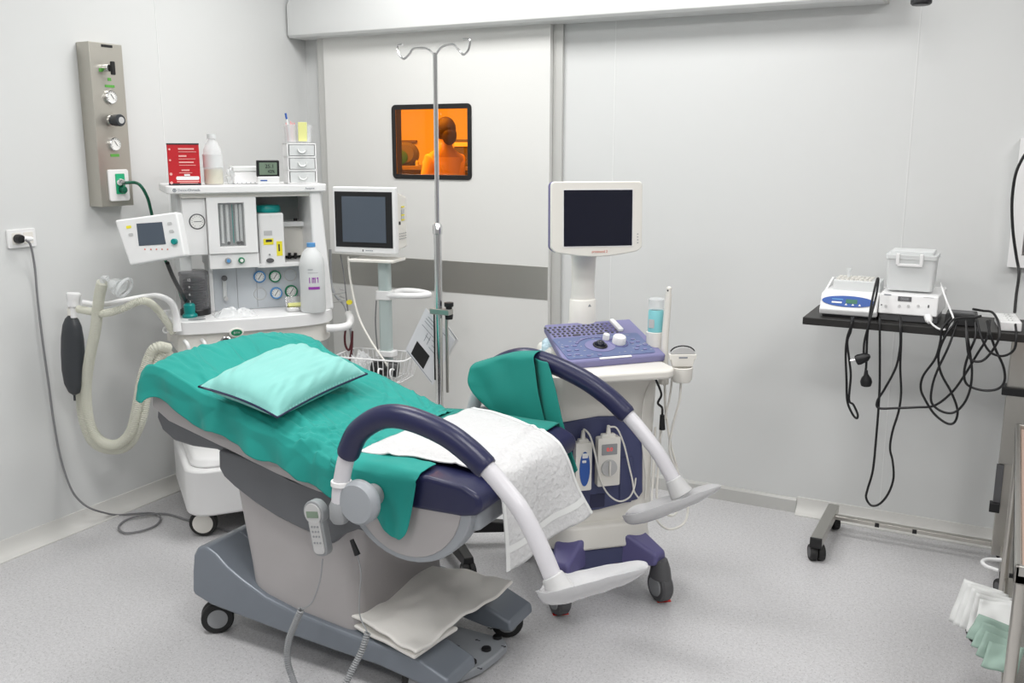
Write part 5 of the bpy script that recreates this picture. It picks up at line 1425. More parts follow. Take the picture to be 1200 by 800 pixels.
kslab(MB(), .0, .008, rpoly(.12, .010, .003), .002, .0).build('front_label', 'white', cons, smooth=0)
kslab(MB(), .105, .225, rpoly(.020, .085, .006), .012).build('side_strip', 'white', cons, bevel=.003)
kslab(MB(), .075, .225, rpoly(.035, .07, .002), .002).build('sd_plate', 'purple', cons, smooth=0)
# neck and monitor
nx_ = U(683, 350, .36).x; znk = U(683, 351, .36).z
MB().bb(-.16, .09, .25, .42, .80, .875).build('neck_deck', 'offwhite', us, bevel=.03, bseg=3)
MB().lathe([(0, .0), (.085, 0), (.078, .015), (.060, .045), (.050, .08), (.048, znk-.87), (.044, znk-.866), (0, znk-.866)], (nx_, .36, .87), (0, 0, 1), 32, sx=1, sy=.9).build('neck_base', 'offwhite', us, smooth=60)
mc = at(698, 257, y=3.02); mn = us.Ri @ V((.62, -.78, .05)).normalized()
um = V((-mn.y, mn.x, 0)).normalized(); vm = -um.cross(mn); vm = vm if vm.z > 0 else -vm
mcl = us.L(mc)
def mp(px, py, off=0): return us.L(atp(px, py, mc+(us.R @ mn)*off, us.R @ mn))
c4 = [mp(645, 213), mp(752, 212), mp(752, 292), mp(646, 296)]
cm = sum(c4, V())/4
mw = ((c4[1]-c4[0]).length+(c4[2]-c4[3]).length)/2; mh = ((c4[0]-c4[3]).length+(c4[1]-c4[2]).length)/2
scr = [mp(660, 223), mp(740, 222), mp(740, 288), mp(660, 288)]
pol = [(-mw/2+.012, mh/2), (mw/2-.012, mh/2), (mw/2-.003, mh/2-.004), (mw/2, mh/2-.014), (mw/2+.001, -mh/2+.012), (mw/2-.01, -mh/2+.001)]
for i in range(9):
    t = i/8; pol.append((lerp(mw/2-.02, -mw/2+.02, t), -mh/2-.004-.016*math.sin(PI*t)))
pol += [(-mw/2+.01, -mh/2+.001), (-mw/2-.001, -mh/2+.012), (-mw/2, mh/2-.014), (-mw/2+.003, mh/2-.004)]
mo = MB().slab(cm-mn*.003, um, vm, pol, .020).build('monitor', 'offwhite', us, bevel=.005, bseg=3)
MB().slab(cm-mn*.029, um, vm, [(x*1.0, y*1.0) for x, y in pol], .030).build('monitor_back', 'purple', mo, bevel=.006)
sc_ = sum(scr, V())/4; sw = ((scr[1]-scr[0]).length+(scr[2]-scr[3]).length)/2; sh_ = ((scr[0]-scr[3]).length+(scr[1]-scr[2]).length)/2
MB().slab(sc_+mn*.0075, um, vm, rpoly(sw+.006, sh_+.006, .002, 2), .002).build('screen_bezel', 'white', mo, smooth=0)
MB().slab(sc_+mn*.0085, um, vm, rpoly(sw, sh_, .001, 2), .002).build('screen', 'screen', mo, smooth=0)
text('prosound 2', mp(702, 294.5)+mn*.0085, um, vm, .012, 'redink', mo)
b = MB()
for k in range(4): b.slab(mp(746.5, 274+3.4*k)+mn*.0075, um, vm, rpoly(.005, .003, .001, 2), .001)
b.build('monitor_buttons', 'mgrey', mo, smooth=0)
# neck between turning base and monitor
q = U(684, 306, .37); MB().tube([V((nx_, .36, znk-.01)), V((nx_, .36, znk+.015)), V((nx_, .36, znk+.05)), V((q.x, .37, q.z)), V((q.x, .37, q.z+.05))], lambda t: .048-.006*math.sin(PI*min(1, t*1.1)), 24, sx=1, sy=.8).build('neck', 'offwhite', us)
q = U(691, 358, .28); MB().slab((q.x, q.y, q.z), (1, 0, 0), (0, 0, 1), [(-.006, -.004), (.006, -.004), (0, .006)], .003).build('warning_mark', 'mgrey', us, smooth=0)
# probe holders on the right side
h1c = us.L(at(799, 432, y=2.98))
def side(px, py, ly=.06): return U(px, py, ly)
hl_ = side(799, 434, .05)
MB().lathe([(0, -.052), (.030, -.05), (.036, -.04), (.037, .0), (.033, .002), (.031, -.03), (0, -.03)], hl_+V((0, 0, .012)), (0, 0, 1), 28).build('probe_holder', 'offwhite', us)
MB().tube([V((.17, .08, hl_.z)), hl_+V((-.03, 0, 0))], .013, 10).build('holder_arm', 'offwhite', us)
h2_ = side(778, 433, .12)
MB().lathe([(0, -.055), (.018, -.05), (.020, .0), (.017, .002), (.016, -.03), (0, -.03)], h2_, (0, 0, 1), 24).build('probe_holder', 'offwhite', us)
h3_ = side(768, 392, .16)
MB().lathe([(0, -.05), (.030, -.05), (.032, .0), (.028, .002), (.028, -.04), (0, -.04)], h3_+V((0, 0, .01)), (0, 0, 1), 24).build('bottle_holder', 'offwhite', us)
MB().tube([h3_+V((-.02, 0, -.045)), V((.13, .16, .84))], .015, 10).build('holder_arm', 'offwhite', us)

def wsing(name, pts, r, m_, label, cat, **k): return single(name, MB().tube(pts, r, 10, 8), m_, label, cat, **k)
# convex probe
hw_ = us.W(hl_)
cp_ = Fr('convex_probe', (hw_.x, hw_.y, hw_.z+.012), 30, 'cream fan-shaped ultrasound probe seated in the outer right holder', 'ultrasound probe')
MB().prism([(-.034, .003), (.034, .003), (.040, .028), (.046, .030), (.047, .047), (-.047, .047), (-.046, .030), (-.040, .028)], -.014, .014).build('handle', 'offwhite', cp_, bevel=.005)
MB().prism([(-.040, .047)]+[(.042*math.cos(a), .047+.024*math.sin(a)) for a in [PI-PI*i/14 for i in range(15)]], -.011, .011).build('lens', 'lgrey', cp_, bevel=.003)
MB().tube([V((.042*math.cos(a), 0, .050+.024*math.sin(a))) for a in [PI-.2-(PI-.4)*i/12 for i in range(13)]], .0022, 8).build('lens_rim', 'black', cp_)
bars((0, -.0145, .036), (1, 0, 0), (0, 0, 1), [(0, 0, .03, .005)], 'greyink', cp_)
# endocavity probe, standing tall
e0 = us.W(h2_)
ep = Fr('endocavity_probe', (e0.x, e0.y, e0.z), 0, 'long slim cream ultrasound probe standing upright right of the console', 'ultrasound probe')
et = ep.L(at(784, 338, y=e0.y)); e1 = ep.L(at(779, 402, y=e0.y)); 
MB().tube([V((0, 0, -.01)), e1, et.lerp(e1, .1)], lambda t: .0145-.003*t, 14).build('handle', 'offwhite', ep)
MB().tube([e1, et.lerp(e1, .5), et], lambda t: .0095-.0005*t, 14).ball(et, (.0095, .0095, .008), 14).build('shaft', 'offwhite', ep)
MB().cyl(et+V((-.001, -.009, -.006)), et+V((-.001, -.0098, -.006)), .003).build('tip_mark', 'ink', ep)
# gel bottle
g0 = us.W(h3_)
gl_ = Fr('gel_bottle', (g0.x, g0.y, g0.z-.028), 0, 'turquoise gel bottle with clear cap in the holder behind the console', 'gel bottle')
gt = gl_.L(at(767, 349, y=g0.y)).z
MB().lathe([(0, 0), (.024, 0), (.027, .005), (.027, gt*.70), (.024, gt*.74), (0, gt*.74)]).build('bottle_body', 'gel', gl_)
MB().lathe([(.019, gt*.74), (.026, gt*.76), (.027, gt*.98), (.022, gt), (0, gt)]).build('cap', 'frost2', gl_)
MB().slab((-.006, -.0275, gt*.45), (1, 0, 0), (0, 0, 1), rpoly(.020, .030, .002), .002).build('label', 'lgrey', gl_, smooth=0)
# two small doppler boxes hooked on the blue panel
def dop(name, tlp, brp, label, blue):
    q0, q1 = U(*tlp, .10), U(*brp, .10); w = q1.x-q0.x; h = q0.z-q1.z; c = (q0+q1)/2
    W0 = us.W(V((c.x, .095, q1.z)))
    f = Fr(name, W0, 43, label, 'doppler unit')
    MB().prism(rpoly(w, h, .006, 3, 0, h/2), -.014, .018).prism(rpoly(w*.6, .014, .003, 2, 0, h+.004), -.008, .012).build('casing', 'offwhite', f, bevel=.004)
    if blue:
        MB().prism(epoly(w*.32, h*.36, 24, .003, h*.46), -.0165, -.013).build('keypad', 'blue', f, bevel=.001)
        MB().prism(rpoly(w*.34, h*.10, .002, 2, .003, h*.74), -.0175, -.016).build('key', 'white', f)
        MB().prism(rpoly(w*.25, h*.05, .002, 2, 0, h*.62), -.0175, -.016).build('key', 'white', f)
    else:
        MB().prism(rpoly(w*.68, h*.22, .002, 2, 0, h*.76), -.0160, -.013).build('display_surround', 'mgrey', f, bevel=.0005)
        text('0.0', (0, -.0166, h*.76), (1, 0, 0), (0, 0, 1), .018, 'redled', f, 'digits')
        MB().lathe([(0, 0), (w*.36, 0), (w*.34, .006), (0, .006)], (0, -.0135, h*.38), (0, -1, 0), 28).build('dial', 'lgrey', f)
        MB().box((0, -.022, h*.38), (.007, .008, w*.62)).build('dial_grip', 'offwhite', f, bevel=.002)
    MB().lathe([(0, 0), (.009, 0), (.0055, .03), (0, .03)], (0, 0, h+.01)).build('strain_relief', 'offwhite', f)
    return f, W0, h, w
f1, w1, hh1, ww1 = dop('doppler_unit', (673, 518), (691, 572), 'small white doppler unit with oval blue keypad on the ultrasound front panel', True)
f2, w2_, hh2, ww2 = dop('doppler_unit', (699, 512), (724, 566), 'small white unit with red digits and round dial on the ultrasound front panel', False)
def onf(px, py, ly=.095): return us.W(U(px, py, ly))
wsing('doppler_cable', [w1+V((0, 0, hh1+.035)), onf(685, 503, .09), onf(692, 512, .075), onf(698, 535, .07), onf(703, 560, .072), onf(712, 578, .08), onf(725, 587, .085), onf(737, 583, .085), onf(743, 572, .09), onf(745, 560, .12)], .0032, 'offwhite', 'cream cable looping down from the doppler unit with the blue keypad', 'cable')
wsing('doppler_cable', [w2_+V((0, 0, hh2+.035)), onf(715, 500, .09), onf(723, 502, .085), onf(731, 520, .085), onf(737, 545, .088), onf(741, 562, .09), onf(743, 575, .092), onf(748, 583, .10)], .0032, 'offwhite', 'cream cable arching from the unit with the round dial', 'cable')
# probe cables hanging on the right side
def sy(px, py, ly=.10): return us.W(U(px, py, ly))
wsing('probe_cable', [sy(798, 448, .05), sy(796, 470, .06), sy(788, 500, .08), sy(785, 530, .10), sy(797, 560, .12), sy(806, 590, .12), sy(802, 612, .10), sy(785, 620, .08), sy(772, 612, .07), sy(764, 595, .08), sy(765, 560, .12), sy(768, 500, .17)], .0042, 'offwhite', 'cream probe cable hanging in the longest loop from the outer probe holder', 'cable')
wsing('probe_cable', [sy(779, 450, .12), sy(780, 480, .12), sy(786, 520, .12), sy(795, 555, .13), sy(798, 585, .13), sy(790, 603, .11), sy(778, 600, .10), sy(770, 585, .12), sy(772, 540, .15), sy(776, 480, .17)], .0042, 'offwhite', 'cream probe cable hanging in the inner loop right of the machine body', 'cable')
wsing('probe_cable', [sy(764, 440, .13), sy(757, 460, .118), sy(752, 490, .10), sy(753, 520, .105), sy(757, 560, .115), sy(756, 585, .12)], .0035, 'offwhite', 'cream cable falling down the right front edge of the machine body', 'cable')
wsing('probe_cable', [sy(788, 440, .10), sy(784, 470, .10), sy(775, 505, .12), sy(768, 540, .14), sy(765, 570, .15)], .0038, 'offwhite', 'cream cable crossing behind the hanging probe cables', 'cable')
bc = Fr('black_cable_bundle', sy(772, 505, .10), 0, 'short black cable with plug tied up on the right side of the ultrasound machine', 'cable')
MB().tube([bc.L(sy(765, 437, .10)), bc.L(sy(770, 448, .10)), bc.L(sy(775, 462, .10)), bc.L(sy(771, 472, .10)), bc.L(sy(776, 478, .10)), bc.L(sy(776, 490, .10))], .0042, 8).build('lead', 'cable', bc)
MB().tube([bc.L(sy(776, 486, .10)), bc.L(sy(776, 503, .10))], lambda t: .008+.003*t, 12).build('plug', 'cable', bc)
# wipes pack behind the console at the left
b = crump((0, 0, 0), .045, .035, .045, 5)
wp_ = at(647, 412, y=3.0)
for vv in b.bm.verts: vv.co += V((wp_.x, wp_.y, .80))
M['wipe'] = mat('pale blue film', (.55, .72, .80), .35)
single('wipes_pack', b, 'wipe', 'crumpled pale blue wipes pack at the left side of the ultrasound console', 'wipes pack', smooth=180)
# red tape marks on the floor in front of the wheels
for (px, py), wd, lab in (((778, 704), .05, 'small red tape mark on the floor under the ultrasound wheel further from the chair'), ((657, 719), .055, 'small red tape mark on the floor under the ultrasound wheel beside the foot shell')):
    q = at(px, py, z=.001); single('floor_tape', MB().slab((q.x, q.y, .0012), (1, .75, 0), (-.75, 1, 0), rpoly(wd, .016, .002), .0016), 'redtape', lab, 'tape', smooth=0)
# ======================= SEEN THROUGH THE AMBER WINDOW ================
FY = 7.7
hp_ = at(521, 155, y=FY)
pr_ = Fr('person', (hp_.x, FY, 0), 0, 'person with dark hair and light coat seen from behind through the amber window', 'person')
def skinned(name, pts, edges, rad, m_, parent, sub=2, root=0):
    me = bpy.data.meshes.new(name); me.from_pydata(pts, edges, []); me.materials.append(M[m_])
    o = bpy.data.objects.new(name, me); COL.objects.link(o); o.parent = parent.o if isinstance(parent, Fr) else parent
    sk = o.modifiers.new('skin', 'SKIN'); sk.use_smooth_shade = True
    for i, r in enumerate(rad): me.skin_vertices[0].data[i].radius = r if isinstance(r, tuple) else (r, r)
    me.skin_vertices[0].data[root].use_root = True
    su = o.modifiers.new('sub', 'SUBSURF'); su.levels = sub; su.render_levels = sub
    return o
hz_ = at(517, 143, y=FY).z*1.02
H0 = hz_
P = [(0, 0, H0*.53), (0, 0, H0*.62), (0, .01, H0*.72), (0, .01, H0*.81), (0, 0, H0*.86), (0, -.01, H0*.93),
     (.16, .0, H0*.80), (.20, .06, H0*.64), (.10, .24, H0*.60), (.04, .30, H0*.61),
     (-.16, .0, H0*.80), (-.20, .06, H0*.64), (-.12, .24, H0*.60), (-.06, .30, H0*.61),
     (.09, 0, H0*.49), (.10, .01, H0*.28), (.10, 0, H0*.05), (.11, .10, .03),
     (-.09, 0, H0*.49), (-.10, .01, H0*.28), (-.10, 0, H0*.05), (-.11, .10, .03)]
E_ = [(0, 1), (1, 2), (2, 3), (3, 4), (4, 5), (3, 6), (6, 7), (7, 8), (8, 9), (3, 10), (10, 11), (11, 12), (12, 13), (0, 14), (14, 15), (15, 16), (16, 17), (0, 18), (18, 19), (19, 20), (20, 21)]
Rr = [(.15, .11), (.14, .10), (.16, .11), (.12, .09), (.05, .05), (.075, .09), .06, .045, .035, .03, .06, .045, .035, .03, .085, .06, .045, .035, .085, .06, .045, .035]
skinned('body', P, E_, Rr, 'skin', pr_)
Pc = [(0, 0, H0*.50), (0, 0, H0*.60), (0, .01, H0*.72), (0, .01, H0*.805), (.165, .0, H0*.80), (.205, .06, H0*.64), (.12, .22, H0*.605), (-.165, .0, H0*.80), (-.205, .06, H0*.64), (-.13, .22, H0*.605), (0, 0, H0*.42)]
Ec = [(0, 1), (1, 2), (2, 3), (3, 4), (4, 5), (5, 6), (3, 7), (7, 8), (8, 9), (0, 10)]
skinned('coat', Pc, Ec, [(.19, .14), (.175, .13), (.19, .13), (.13, .10), .075, .06, .048, .075, .06, .048, (.2, .15)], 'coat', pr_, root=2)
b = MB(); b.ball((0, -.015, H0*.945), (.092, .105, .115), 24); b.ball((0, -.07, H0*.915), (.075, .06, .09), 20)
b.build('hair', 'hair', pr_)
MB().ball((-.088, .0, H0*.925), (.012, .022, .03), 12).build('ear', 'skin', pr_)
MB().ball((.088, .0, H0*.925), (.012, .022, .03), 12).build('ear', 'skin', pr_)
MB().ball((0, .095, H0*.92), (.012, .018, .02), 12).build('nose', 'skin', pr_)
pr_.o.rotation_euler = (0, 0, math.radians(70))
# high bench with equipment
bz_ = at(480, 194, y=8.2).z
bn = Fr('far_bench', (-6.4, 8.35, 0), 0, 'dark bench with shelf seen through the amber window', 'bench')
MB().bb(-2.4, 2.6, -.25, .25, bz_-.04, bz_).build('bench_top', 'cabinet', bn, bevel=.004)
MB().bb(-1.4, 1.6, .20, .25, .1, bz_-.04).build('back_panel', 'cabinet', bn, smooth=0)
for x in (-1.36, .1, 1.56): MB().bb(x-.02, x+.02, -.23, .2, 0, bz_-.04).build('leg', 'cabinet', bn, smooth=0)
def far(name, px, py, y, label, cat):
    q = at(px, py, y=y); return Fr(name, (q.x, y, bz_), 0, label, cat), q
f, q = far('round_instrument', 477, 182, 8.25, 'round dark instrument on the bench seen at the left of the amber window', 'laboratory instrument')
h = q.z-bz_
MB().lathe([(0, -.07), (.10, -.07), (.12, -.04), (.12, .04), (.09, .07), (0, .07)], (0, 0, h+.01), (.3, -1, .1), 28).build('drum', 'dgrey', f)
MB().lathe([(0, 0), (.07, 0), (.07, .02), (0, .03)], (-.02, -.07, h-.02), (.3, -1, .1), 24).build('lens', 'hosegreen', f)
MB().bb(-.03, .03, -.04, .04, 0, h-.05).bb(-.08, .08, -.08, .08, 0, .015).build('foot', 'black', f, bevel=.004)
for px, lab, w, hh, m_ in ((466, 'dark low box on the far bench at the left edge of the amber window', .05, .05, 'black'), (489, 'white-topped jar on the far bench beside the round instrument', .018, .055, 'lgrey'), (497, 'pale bottle on the far bench near the middle of the amber window', .015, .06, 'offwhite')):
    q = at(px, 200, y=8.2); f = Fr('bench_item', (q.x, 8.2, bz_), 0, lab, 'container')
    MB().lathe([(0, 0), (w, 0), (w, hh*.7), (w*.6, hh*.85), (w*.6, hh), (0, hh)]).build('jar', m_, f)
q = at(548, 180, y=8.2)
f = Fr('dark_analyser', (q.x+.10, 8.3, bz_), 0, 'dark analyser with a white strip at the right edge of the amber window', 'laboratory instrument')
hA = at(547, 163, y=8.2).z-bz_
MB().bb(-.26, .16, -.10, .14, 0, hA).build('casing', 'dgrey', f, bevel=.01)
MB().bb(-.25, .15, -.108, -.102, hA-.07, hA-.03).build('strip', 'white', f, smooth=0)
q = at(480, 165.5, y=fy-.01); f = Fr('wall_rail', (q.x, fy-.01, q.z), 0, 'thin dark rail on the far wall above the round instrument', 'rail')
MB().bb(-.10, .10, -.03, .008, -.012, .012).build('rail', 'cabinet', f, smooth=0)
# ======================= BLACK DESK TROLLEY ===========================
DX0, DX1, DF, DB, DZ = -.655, .62, 3.60, 3.93, .945
dk = Fr('desk_trolley', (0, 3.77, 0), 0, 'black topped narrow desk on grey steel wheeled feet against the back wall', 'desk')
def D(x, y, z): return V((x, y-3.77, z))
MB().bb(DX0, DX1, DF-3.77, DB-3.77, DZ-.028, DZ).build('desk_top', 'desk', dk, bevel=.003)
for px_ in (.085,):
    MB().bb(px_-.04, px_+.035, .03, .085, .42, DZ-.028).build('upper_post', 'steel', dk, bevel=.004)
    MB().bb(px_-.033, px_+.03, .036, .080, .06, .45).build('lower_post', 'trolleyleg', dk, bevel=.003)
    MB().bb(px_-.055, px_+.06, .015, .095, .685, .715).build('clamp_band', 'black', dk, bevel=.003)
    MB().bb(px_-.045, px_-.02, .02, .036, .25, .42).build('post_channel', 'dgrey', dk, bevel=.002)
    MB().bb(px_-.055, px_-.02, .0, .036, .24, .275).build('post_stop', 'black', dk, bevel=.002)
# T feet
xf = -.545
fz = .062
for x, nm in ((xf, 'a'), (.105, 'b')):
    y0, y1 = 3.56, 3.965
    MB().bb(x-.022, x+.022, y0-3.77, y1-3.77, fz, fz+.038).build('foot_beam', 'steel', dk, bevel=.003)
    MB().bb(x-.0225, x+.0225, y0-3.775, y0-3.765, fz-.002, fz+.039).build('end_cap', 'black', dk, bevel=.002)
    for y in (y0+.03, y1-.03):
        caster(dk, (x, y-3.77, .032), .032, .030, (1, .5, 0), 'rubber', 'dgrey', stem=(x, y-3.77, fz+.002))
MB().bb(xf+.02, .10, .085, .115, fz+.012, fz+.028).build('cross_bar', 'trolleyleg', dk, bevel=.002)
b = MB()
for x in (-.36, -.22): b.bb(x-.008, x+.008, .080, .085, fz+.012, fz+.028)
b.build('bar_screw', 'black', dk)
# left lifting leg is absent in view: beam carries a bracket under the top
zt = DZ+.001
# dry block heater with blue oval
hb = Fr('block_heater', (-.515, 3.72, zt), 0, 'low white block heater with blue oval control panel on the black desk', 'block heater')
def X(px, py, y): return at(px, py, y=y)
hx0, hx1 = X(960, 362, 3.65).x+.515, X(1028, 360, 3.65).x+.515
pr = [(.20, 0), (.20, .075), (.03, .075), (-.02, .068), (-.07, .030), (-.065, .004), (-.05, 0)]
MB().prism([(y, z) for y, z in [(.18, .006), (.18, .092), (.045, .092), (-.035, .086), (-.048, .080), (-.066, .038), (-.075, .030), (-.068, .008)]], hx0, hx1, 'yz').build('casing', 'white', hb, bevel=.006, bseg=3)
MB().prism([(.16, 0), (.16, .007), (-.06, .007), (-.06, 0)], hx0+.01, hx1-.01, 'yz').build('feet', 'black', hb)
n_h = V((0, -.92, .39)).normalized(); vh = V((0, .39, .92)).normalized()
pc_ = V(((hx0+hx1)/2-.002, -.0575, .060)); 
MB().slab(pc_+V((0, -.0, .0)), (1, 0, 0), vh, epoly((hx1-hx0)/2-.008, .021, 32), .004).build('blue_panel', 'blue', hb, smooth=0)
MB().slab(pc_+n_h*.0022+V((.012, 0, 0)), (1, 0, 0), vh, rpoly(.040, .016, .002), .002).build('display', 'greenled', hb, smooth=0)
b = MB()
for x, w in ((-.030, .030), (-.030, .024)): pass
b.slab(pc_+n_h*.0025+V((-.040, 0, 0))-vh*.006, (1, 0, 0), vh, rpoly(.036, .006, .001), .001)
for x in (-.006, .018, .042): b.slab(pc_+n_h*.0025+V((x, 0, 0))-vh*.012, (1, 0, 0), vh, [(-.005, -.003), (.005, -.003), (0, .004)], .001)
b.build('panel_print', 'whiteink', hb, smooth=0)
bars(pc_+n_h*.0025+V((-.038, 0, 0))+vh*.006, (1, 0, 0), vh, [(0, 0, .040, .004)], 'ringblue', hb)
MB().prism([(.16, .0), (.17, .03), (.02, .0)], hx0+.002, hx0+.01, 'yz').build('side_fin', 'white', hb)
hb.o.children[-1].location = (0, 0, .090)
tb = MB().bb(hx0+.03, hx1-.005, .02, .14, .088, .128).build('tube_block', 'frost', hb, bevel=.004)
cap0 = MB().lathe([(.0, 0), (.0062, 0), (.0065, .006), (.0075, .006), (.0075, .008), (0, .008)], (0, 0, 0), (0, 0, 1), 12).build('tube_cap', 'offwhite', tb)
for j in range(3):
    for i in range(8):
        o_ = cap0 if i == j == 0 else cap0.copy()
        if o_ is not cap0: COL.objects.link(o_); o_.parent = tb
        o_.location = (hx0+.045+i*.0165, .04+j*.035, .128)
tv = Fr('sample_tube', (-.515+hx0+.082, 3.76, zt+.137), 0, 'single clear sample tube standing up in the block heater', 'sample tube')
MB().lathe([(0, 0), (.006, 0), (.007, .02), (.009, .02), (.009, .032), (0, .033)], (0, 0, .004), (0, 0, 1), 14).build('tube', 'frost', tv)
# white controller box
cb_ = Fr('warming_controller', (-.305, 3.74, zt), 0, 'white warming controller box with grey four-digit display on the black desk', 'laboratory controller')
cx0, cx1 = X(1030, 350, 3.66).x+.305, X(1101, 350, 3.66).x+.305
MB().hexa([(cx0, -.080, .025), (cx1-.003, -.080, .025), (cx1+.01, .16, .025), (cx0+.005, .16, .025)], [(cx0, -.065, .098), (cx1-.003, -.065, .098), (cx1+.01, .16, .106), (cx0+.005, .16, .106)]).build('casing', 'white', cb_, bevel=.006, bseg=3)
MB().bb(cx0+.003, cx1+.0, -.070, .15, 0, .028).build('base', 'dgrey', cb_, bevel=.003)
fn = V((0, -.980, .2)).normalized(); fv = V((0, .2, .98)).normalized()
def fpt(px, py):
    q = X(px, py, 3.665); return V((q.x+.305, 0, q.z-zt))
def ff(px, py, off=.0006):
    q = fpt(px, py); t = (q.z-.025)/.073; q.y = lerp(-.080, -.065, t)-off; return q
MB().slab(ff(1060, 350.5), (1, 0, 0), (0, .2, 1), rpoly(.046, .017, .001), .002).build('display', 'dgrey', cb_, smooth=0)
text('8888', ff(1060, 350.5, .002), (1, 0, 0), (0, .2, 1), .014, 'mgrey', cb_, 'digits')
b = MB()
for px in (1038, 1054, 1064.5, 1076): b.slab(ff(px, 358.5), (1, 0, 0), (0, .2, 1), epoly(.005, .005, 12), .003)
b.build('buttons', 'lgrey', cb_)
b = MB().slab(ff(1033, 357), (1, 0, 0), (0, .2, 1), epoly(.0025, .0025, 10), .002).slab(ff(1088, 359), (1, 0, 0), (0, .2, 1), rpoly(.005, .010, .001), .002)
b.build('indicator', 'dgrey', cb_)
bars(ff(1040, 345.5, .0006), (1, 0, 0), (0, .2, 1), [(0, 0, .024, .004)], 'greyink', cb_)
bars(ff(1088, 349, .0006), (1, 0, 0), (0, .2, 1), [(0, 0, .034, .002)], 'lgrey', cb_)
# frosted box with lid standing on the controller
fb_ = Fr('lidded_box', (-.31, 3.78, zt+.107), 0, 'translucent white box with clip lid on top of the warming controller', 'storage box')
fx0, fx1 = X(1038, 320, 3.71).x+.31, X(1096, 320, 3.71).x+.31; hz = X(1066, 303, 3.71).z-(zt+.107)
MB().prism(rpoly(fx1-fx0-.012, .135, .012, 4, (fx0+fx1)/2, 0), 0, hz, 'xy', scale_b=1.08).build('box', 'frost', fb_, bevel=.003)
MB().prism(rpoly(fx1-fx0+.008, .155, .010, 4, (fx0+fx1)/2, 0), hz-.004, hz+.014, 'xy').prism(rpoly(fx1-fx0-.02, .125, .010, 4, (fx0+fx1)/2, 0), hz+.013, hz+.026, 'xy').build('lid', 'frost', fb_, bevel=.003)
for dx in (-.045, .035):
    MB().bb((fx0+fx1)/2+dx-.006, (fx0+fx1)/2+dx+.006, -.084, -.072, hz-.022, hz+.018).build('clip', 'white', fb_, bevel=.002)
MB().bb((fx0+fx1)/2-.045, (fx0+fx1)/2+.04, -.0835, -.0765, hz-.028, hz-.018).build('clip_bar', 'white', fb_, bevel=.002)
# black power adapter
pa = Fr('power_adapter', (-.125, 3.72, zt), 0, 'flat black power adapter box right of the warming controller', 'power adapter')
ax0, ax1 = X(1107, 368, 3.66).x+.125, X(1144, 368, 3.66).x+.125
MB().hexa([(ax0, -.055, 0), (ax1, -.055, 0), (ax1+.006, .06, 0), (ax0, .06, 0)], [(ax0+.003, -.048, .042), (ax1-.003, -.048, .042), (ax1+.002, .055, .042), (ax0+.003, .055, .042)]).build('casing', 'black', pa, bevel=.005)
MB().bb(ax0+.01, ax1-.01, -.03, .04, .0415, .043).build('label', 'dgrey', pa, smooth=0)
# white extension strip
es = Fr('extension_strip', (.028, 3.71, zt), 6, 'white multi-socket extension strip at the right end of the black desk', 'extension strip')
MB().bb(-.034, .034, -.075, .115, 0, .034).build('casing', 'white', es, bevel=.005)
for k in range(4):
    s_ = MB().lathe([(.017, 0), (.017, .0015), (.0, .0015)], (0, -.048+.044*k, .0335), (0, 0, 1), 20).build('socket', 'paper', es)
    MB().cyl((-.006, -.048+.044*k, .0352), (-.006, -.048+.044*k, .0358), .0022, seg=8).cyl((.006, -.048+.044*k, .0352), (.006, -.048+.044*k, .0358), .0022, seg=8).build('hole', 'ink', s_)
# white lead with plug in the controller front
wl_ = Fr('white_lead', X(1088, 372, 3.63), 0, 'white lead with round plug in the front of the warming controller', 'cable')
def wq(px, py, y=3.60): return wl_.L(X(px, py, y))
MB().lathe([(0, 0), (.007, 0), (.013, .012), (.0135, .03), (.0, .036)], wq(1089.5, 378, 3.60), (-.25, .6, .5), 16).build('plug', 'white', wl_)
MB().tube([wq(1088, 374, 3.60), wq(1094, 381, 3.585), wq(1103, 386, 3.58), wq(1112, 384, 3.585), wq(1117, 374, 3.61), wq(1114, 364, 3.64), wq(1109, 352, 3.66), wq(1105, 340, 3.70), wq(1102, 332, 3.76)], .0035, 8).build('lead', 'white', wl_)
# hanging black cables
def kc(pts, label, y0=3.585, r=.0042, name='black_cable'):
    P = []
    for p in pts: P.append(X(p[0], p[1], p[2] if len(p) > 2 else y0))
    return single(name, MB().tube(P, r, 8, 8), 'cable', label, 'cable')
kc([(998, 372, 3.62), (998, 380), (993, 395), (991, 415), (992, 445), (993, 470), (999, 485), (1004, 490), (1005, 485), (1000, 474), (995, 468), (997, 440), (995, 420), (993, 400), (997, 388), (998, 378), (1000, 372, 3.62)], 'short black cable doubled into a narrow loop at the left end of the desk', 3.583)
kc([(1031, 372, 3.62), (1031, 385), (1031, 440), (1030, 470), (1027, 510), (1023, 550), (1017, 572), (1015, 583), (1021, 592), (1031, 590), (1041, 578), (1047, 560), (1046, 540), (1043, 525), (1046, 505), (1053, 482), (1056, 460), (1055, 430), (1056, 400), (1056, 372, 3.62)], 'longest black cable loop hanging almost to the floor below the desk', 3.583)
kc([(1054, 370, 3.62), (1055, 385), (1055, 405), (1050, 430), (1037, 455), (1028, 470), (1030, 478), (1050, 478), (1075, 477), (1095, 475), (1115, 460), (1130, 440), (1145, 415), (1157, 395), (1160, 375, 3.62)], 'black cable crossing sideways from the middle of the desk to the tangle', 3.573)
kc([(1115, 372, 3.6), (1104, 385), (1102, 400), (1096, 420), (1082, 440), (1079, 455), (1084, 468), (1095, 485), (1110, 496), (1119, 494), (1122, 480), (1115, 460), (1104, 440), (1100, 425), (1101, 410), (1110, 390), (1122, 376, 3.6)], 'black cable loop hanging lowest in the tangle under the adapter', 3.563)
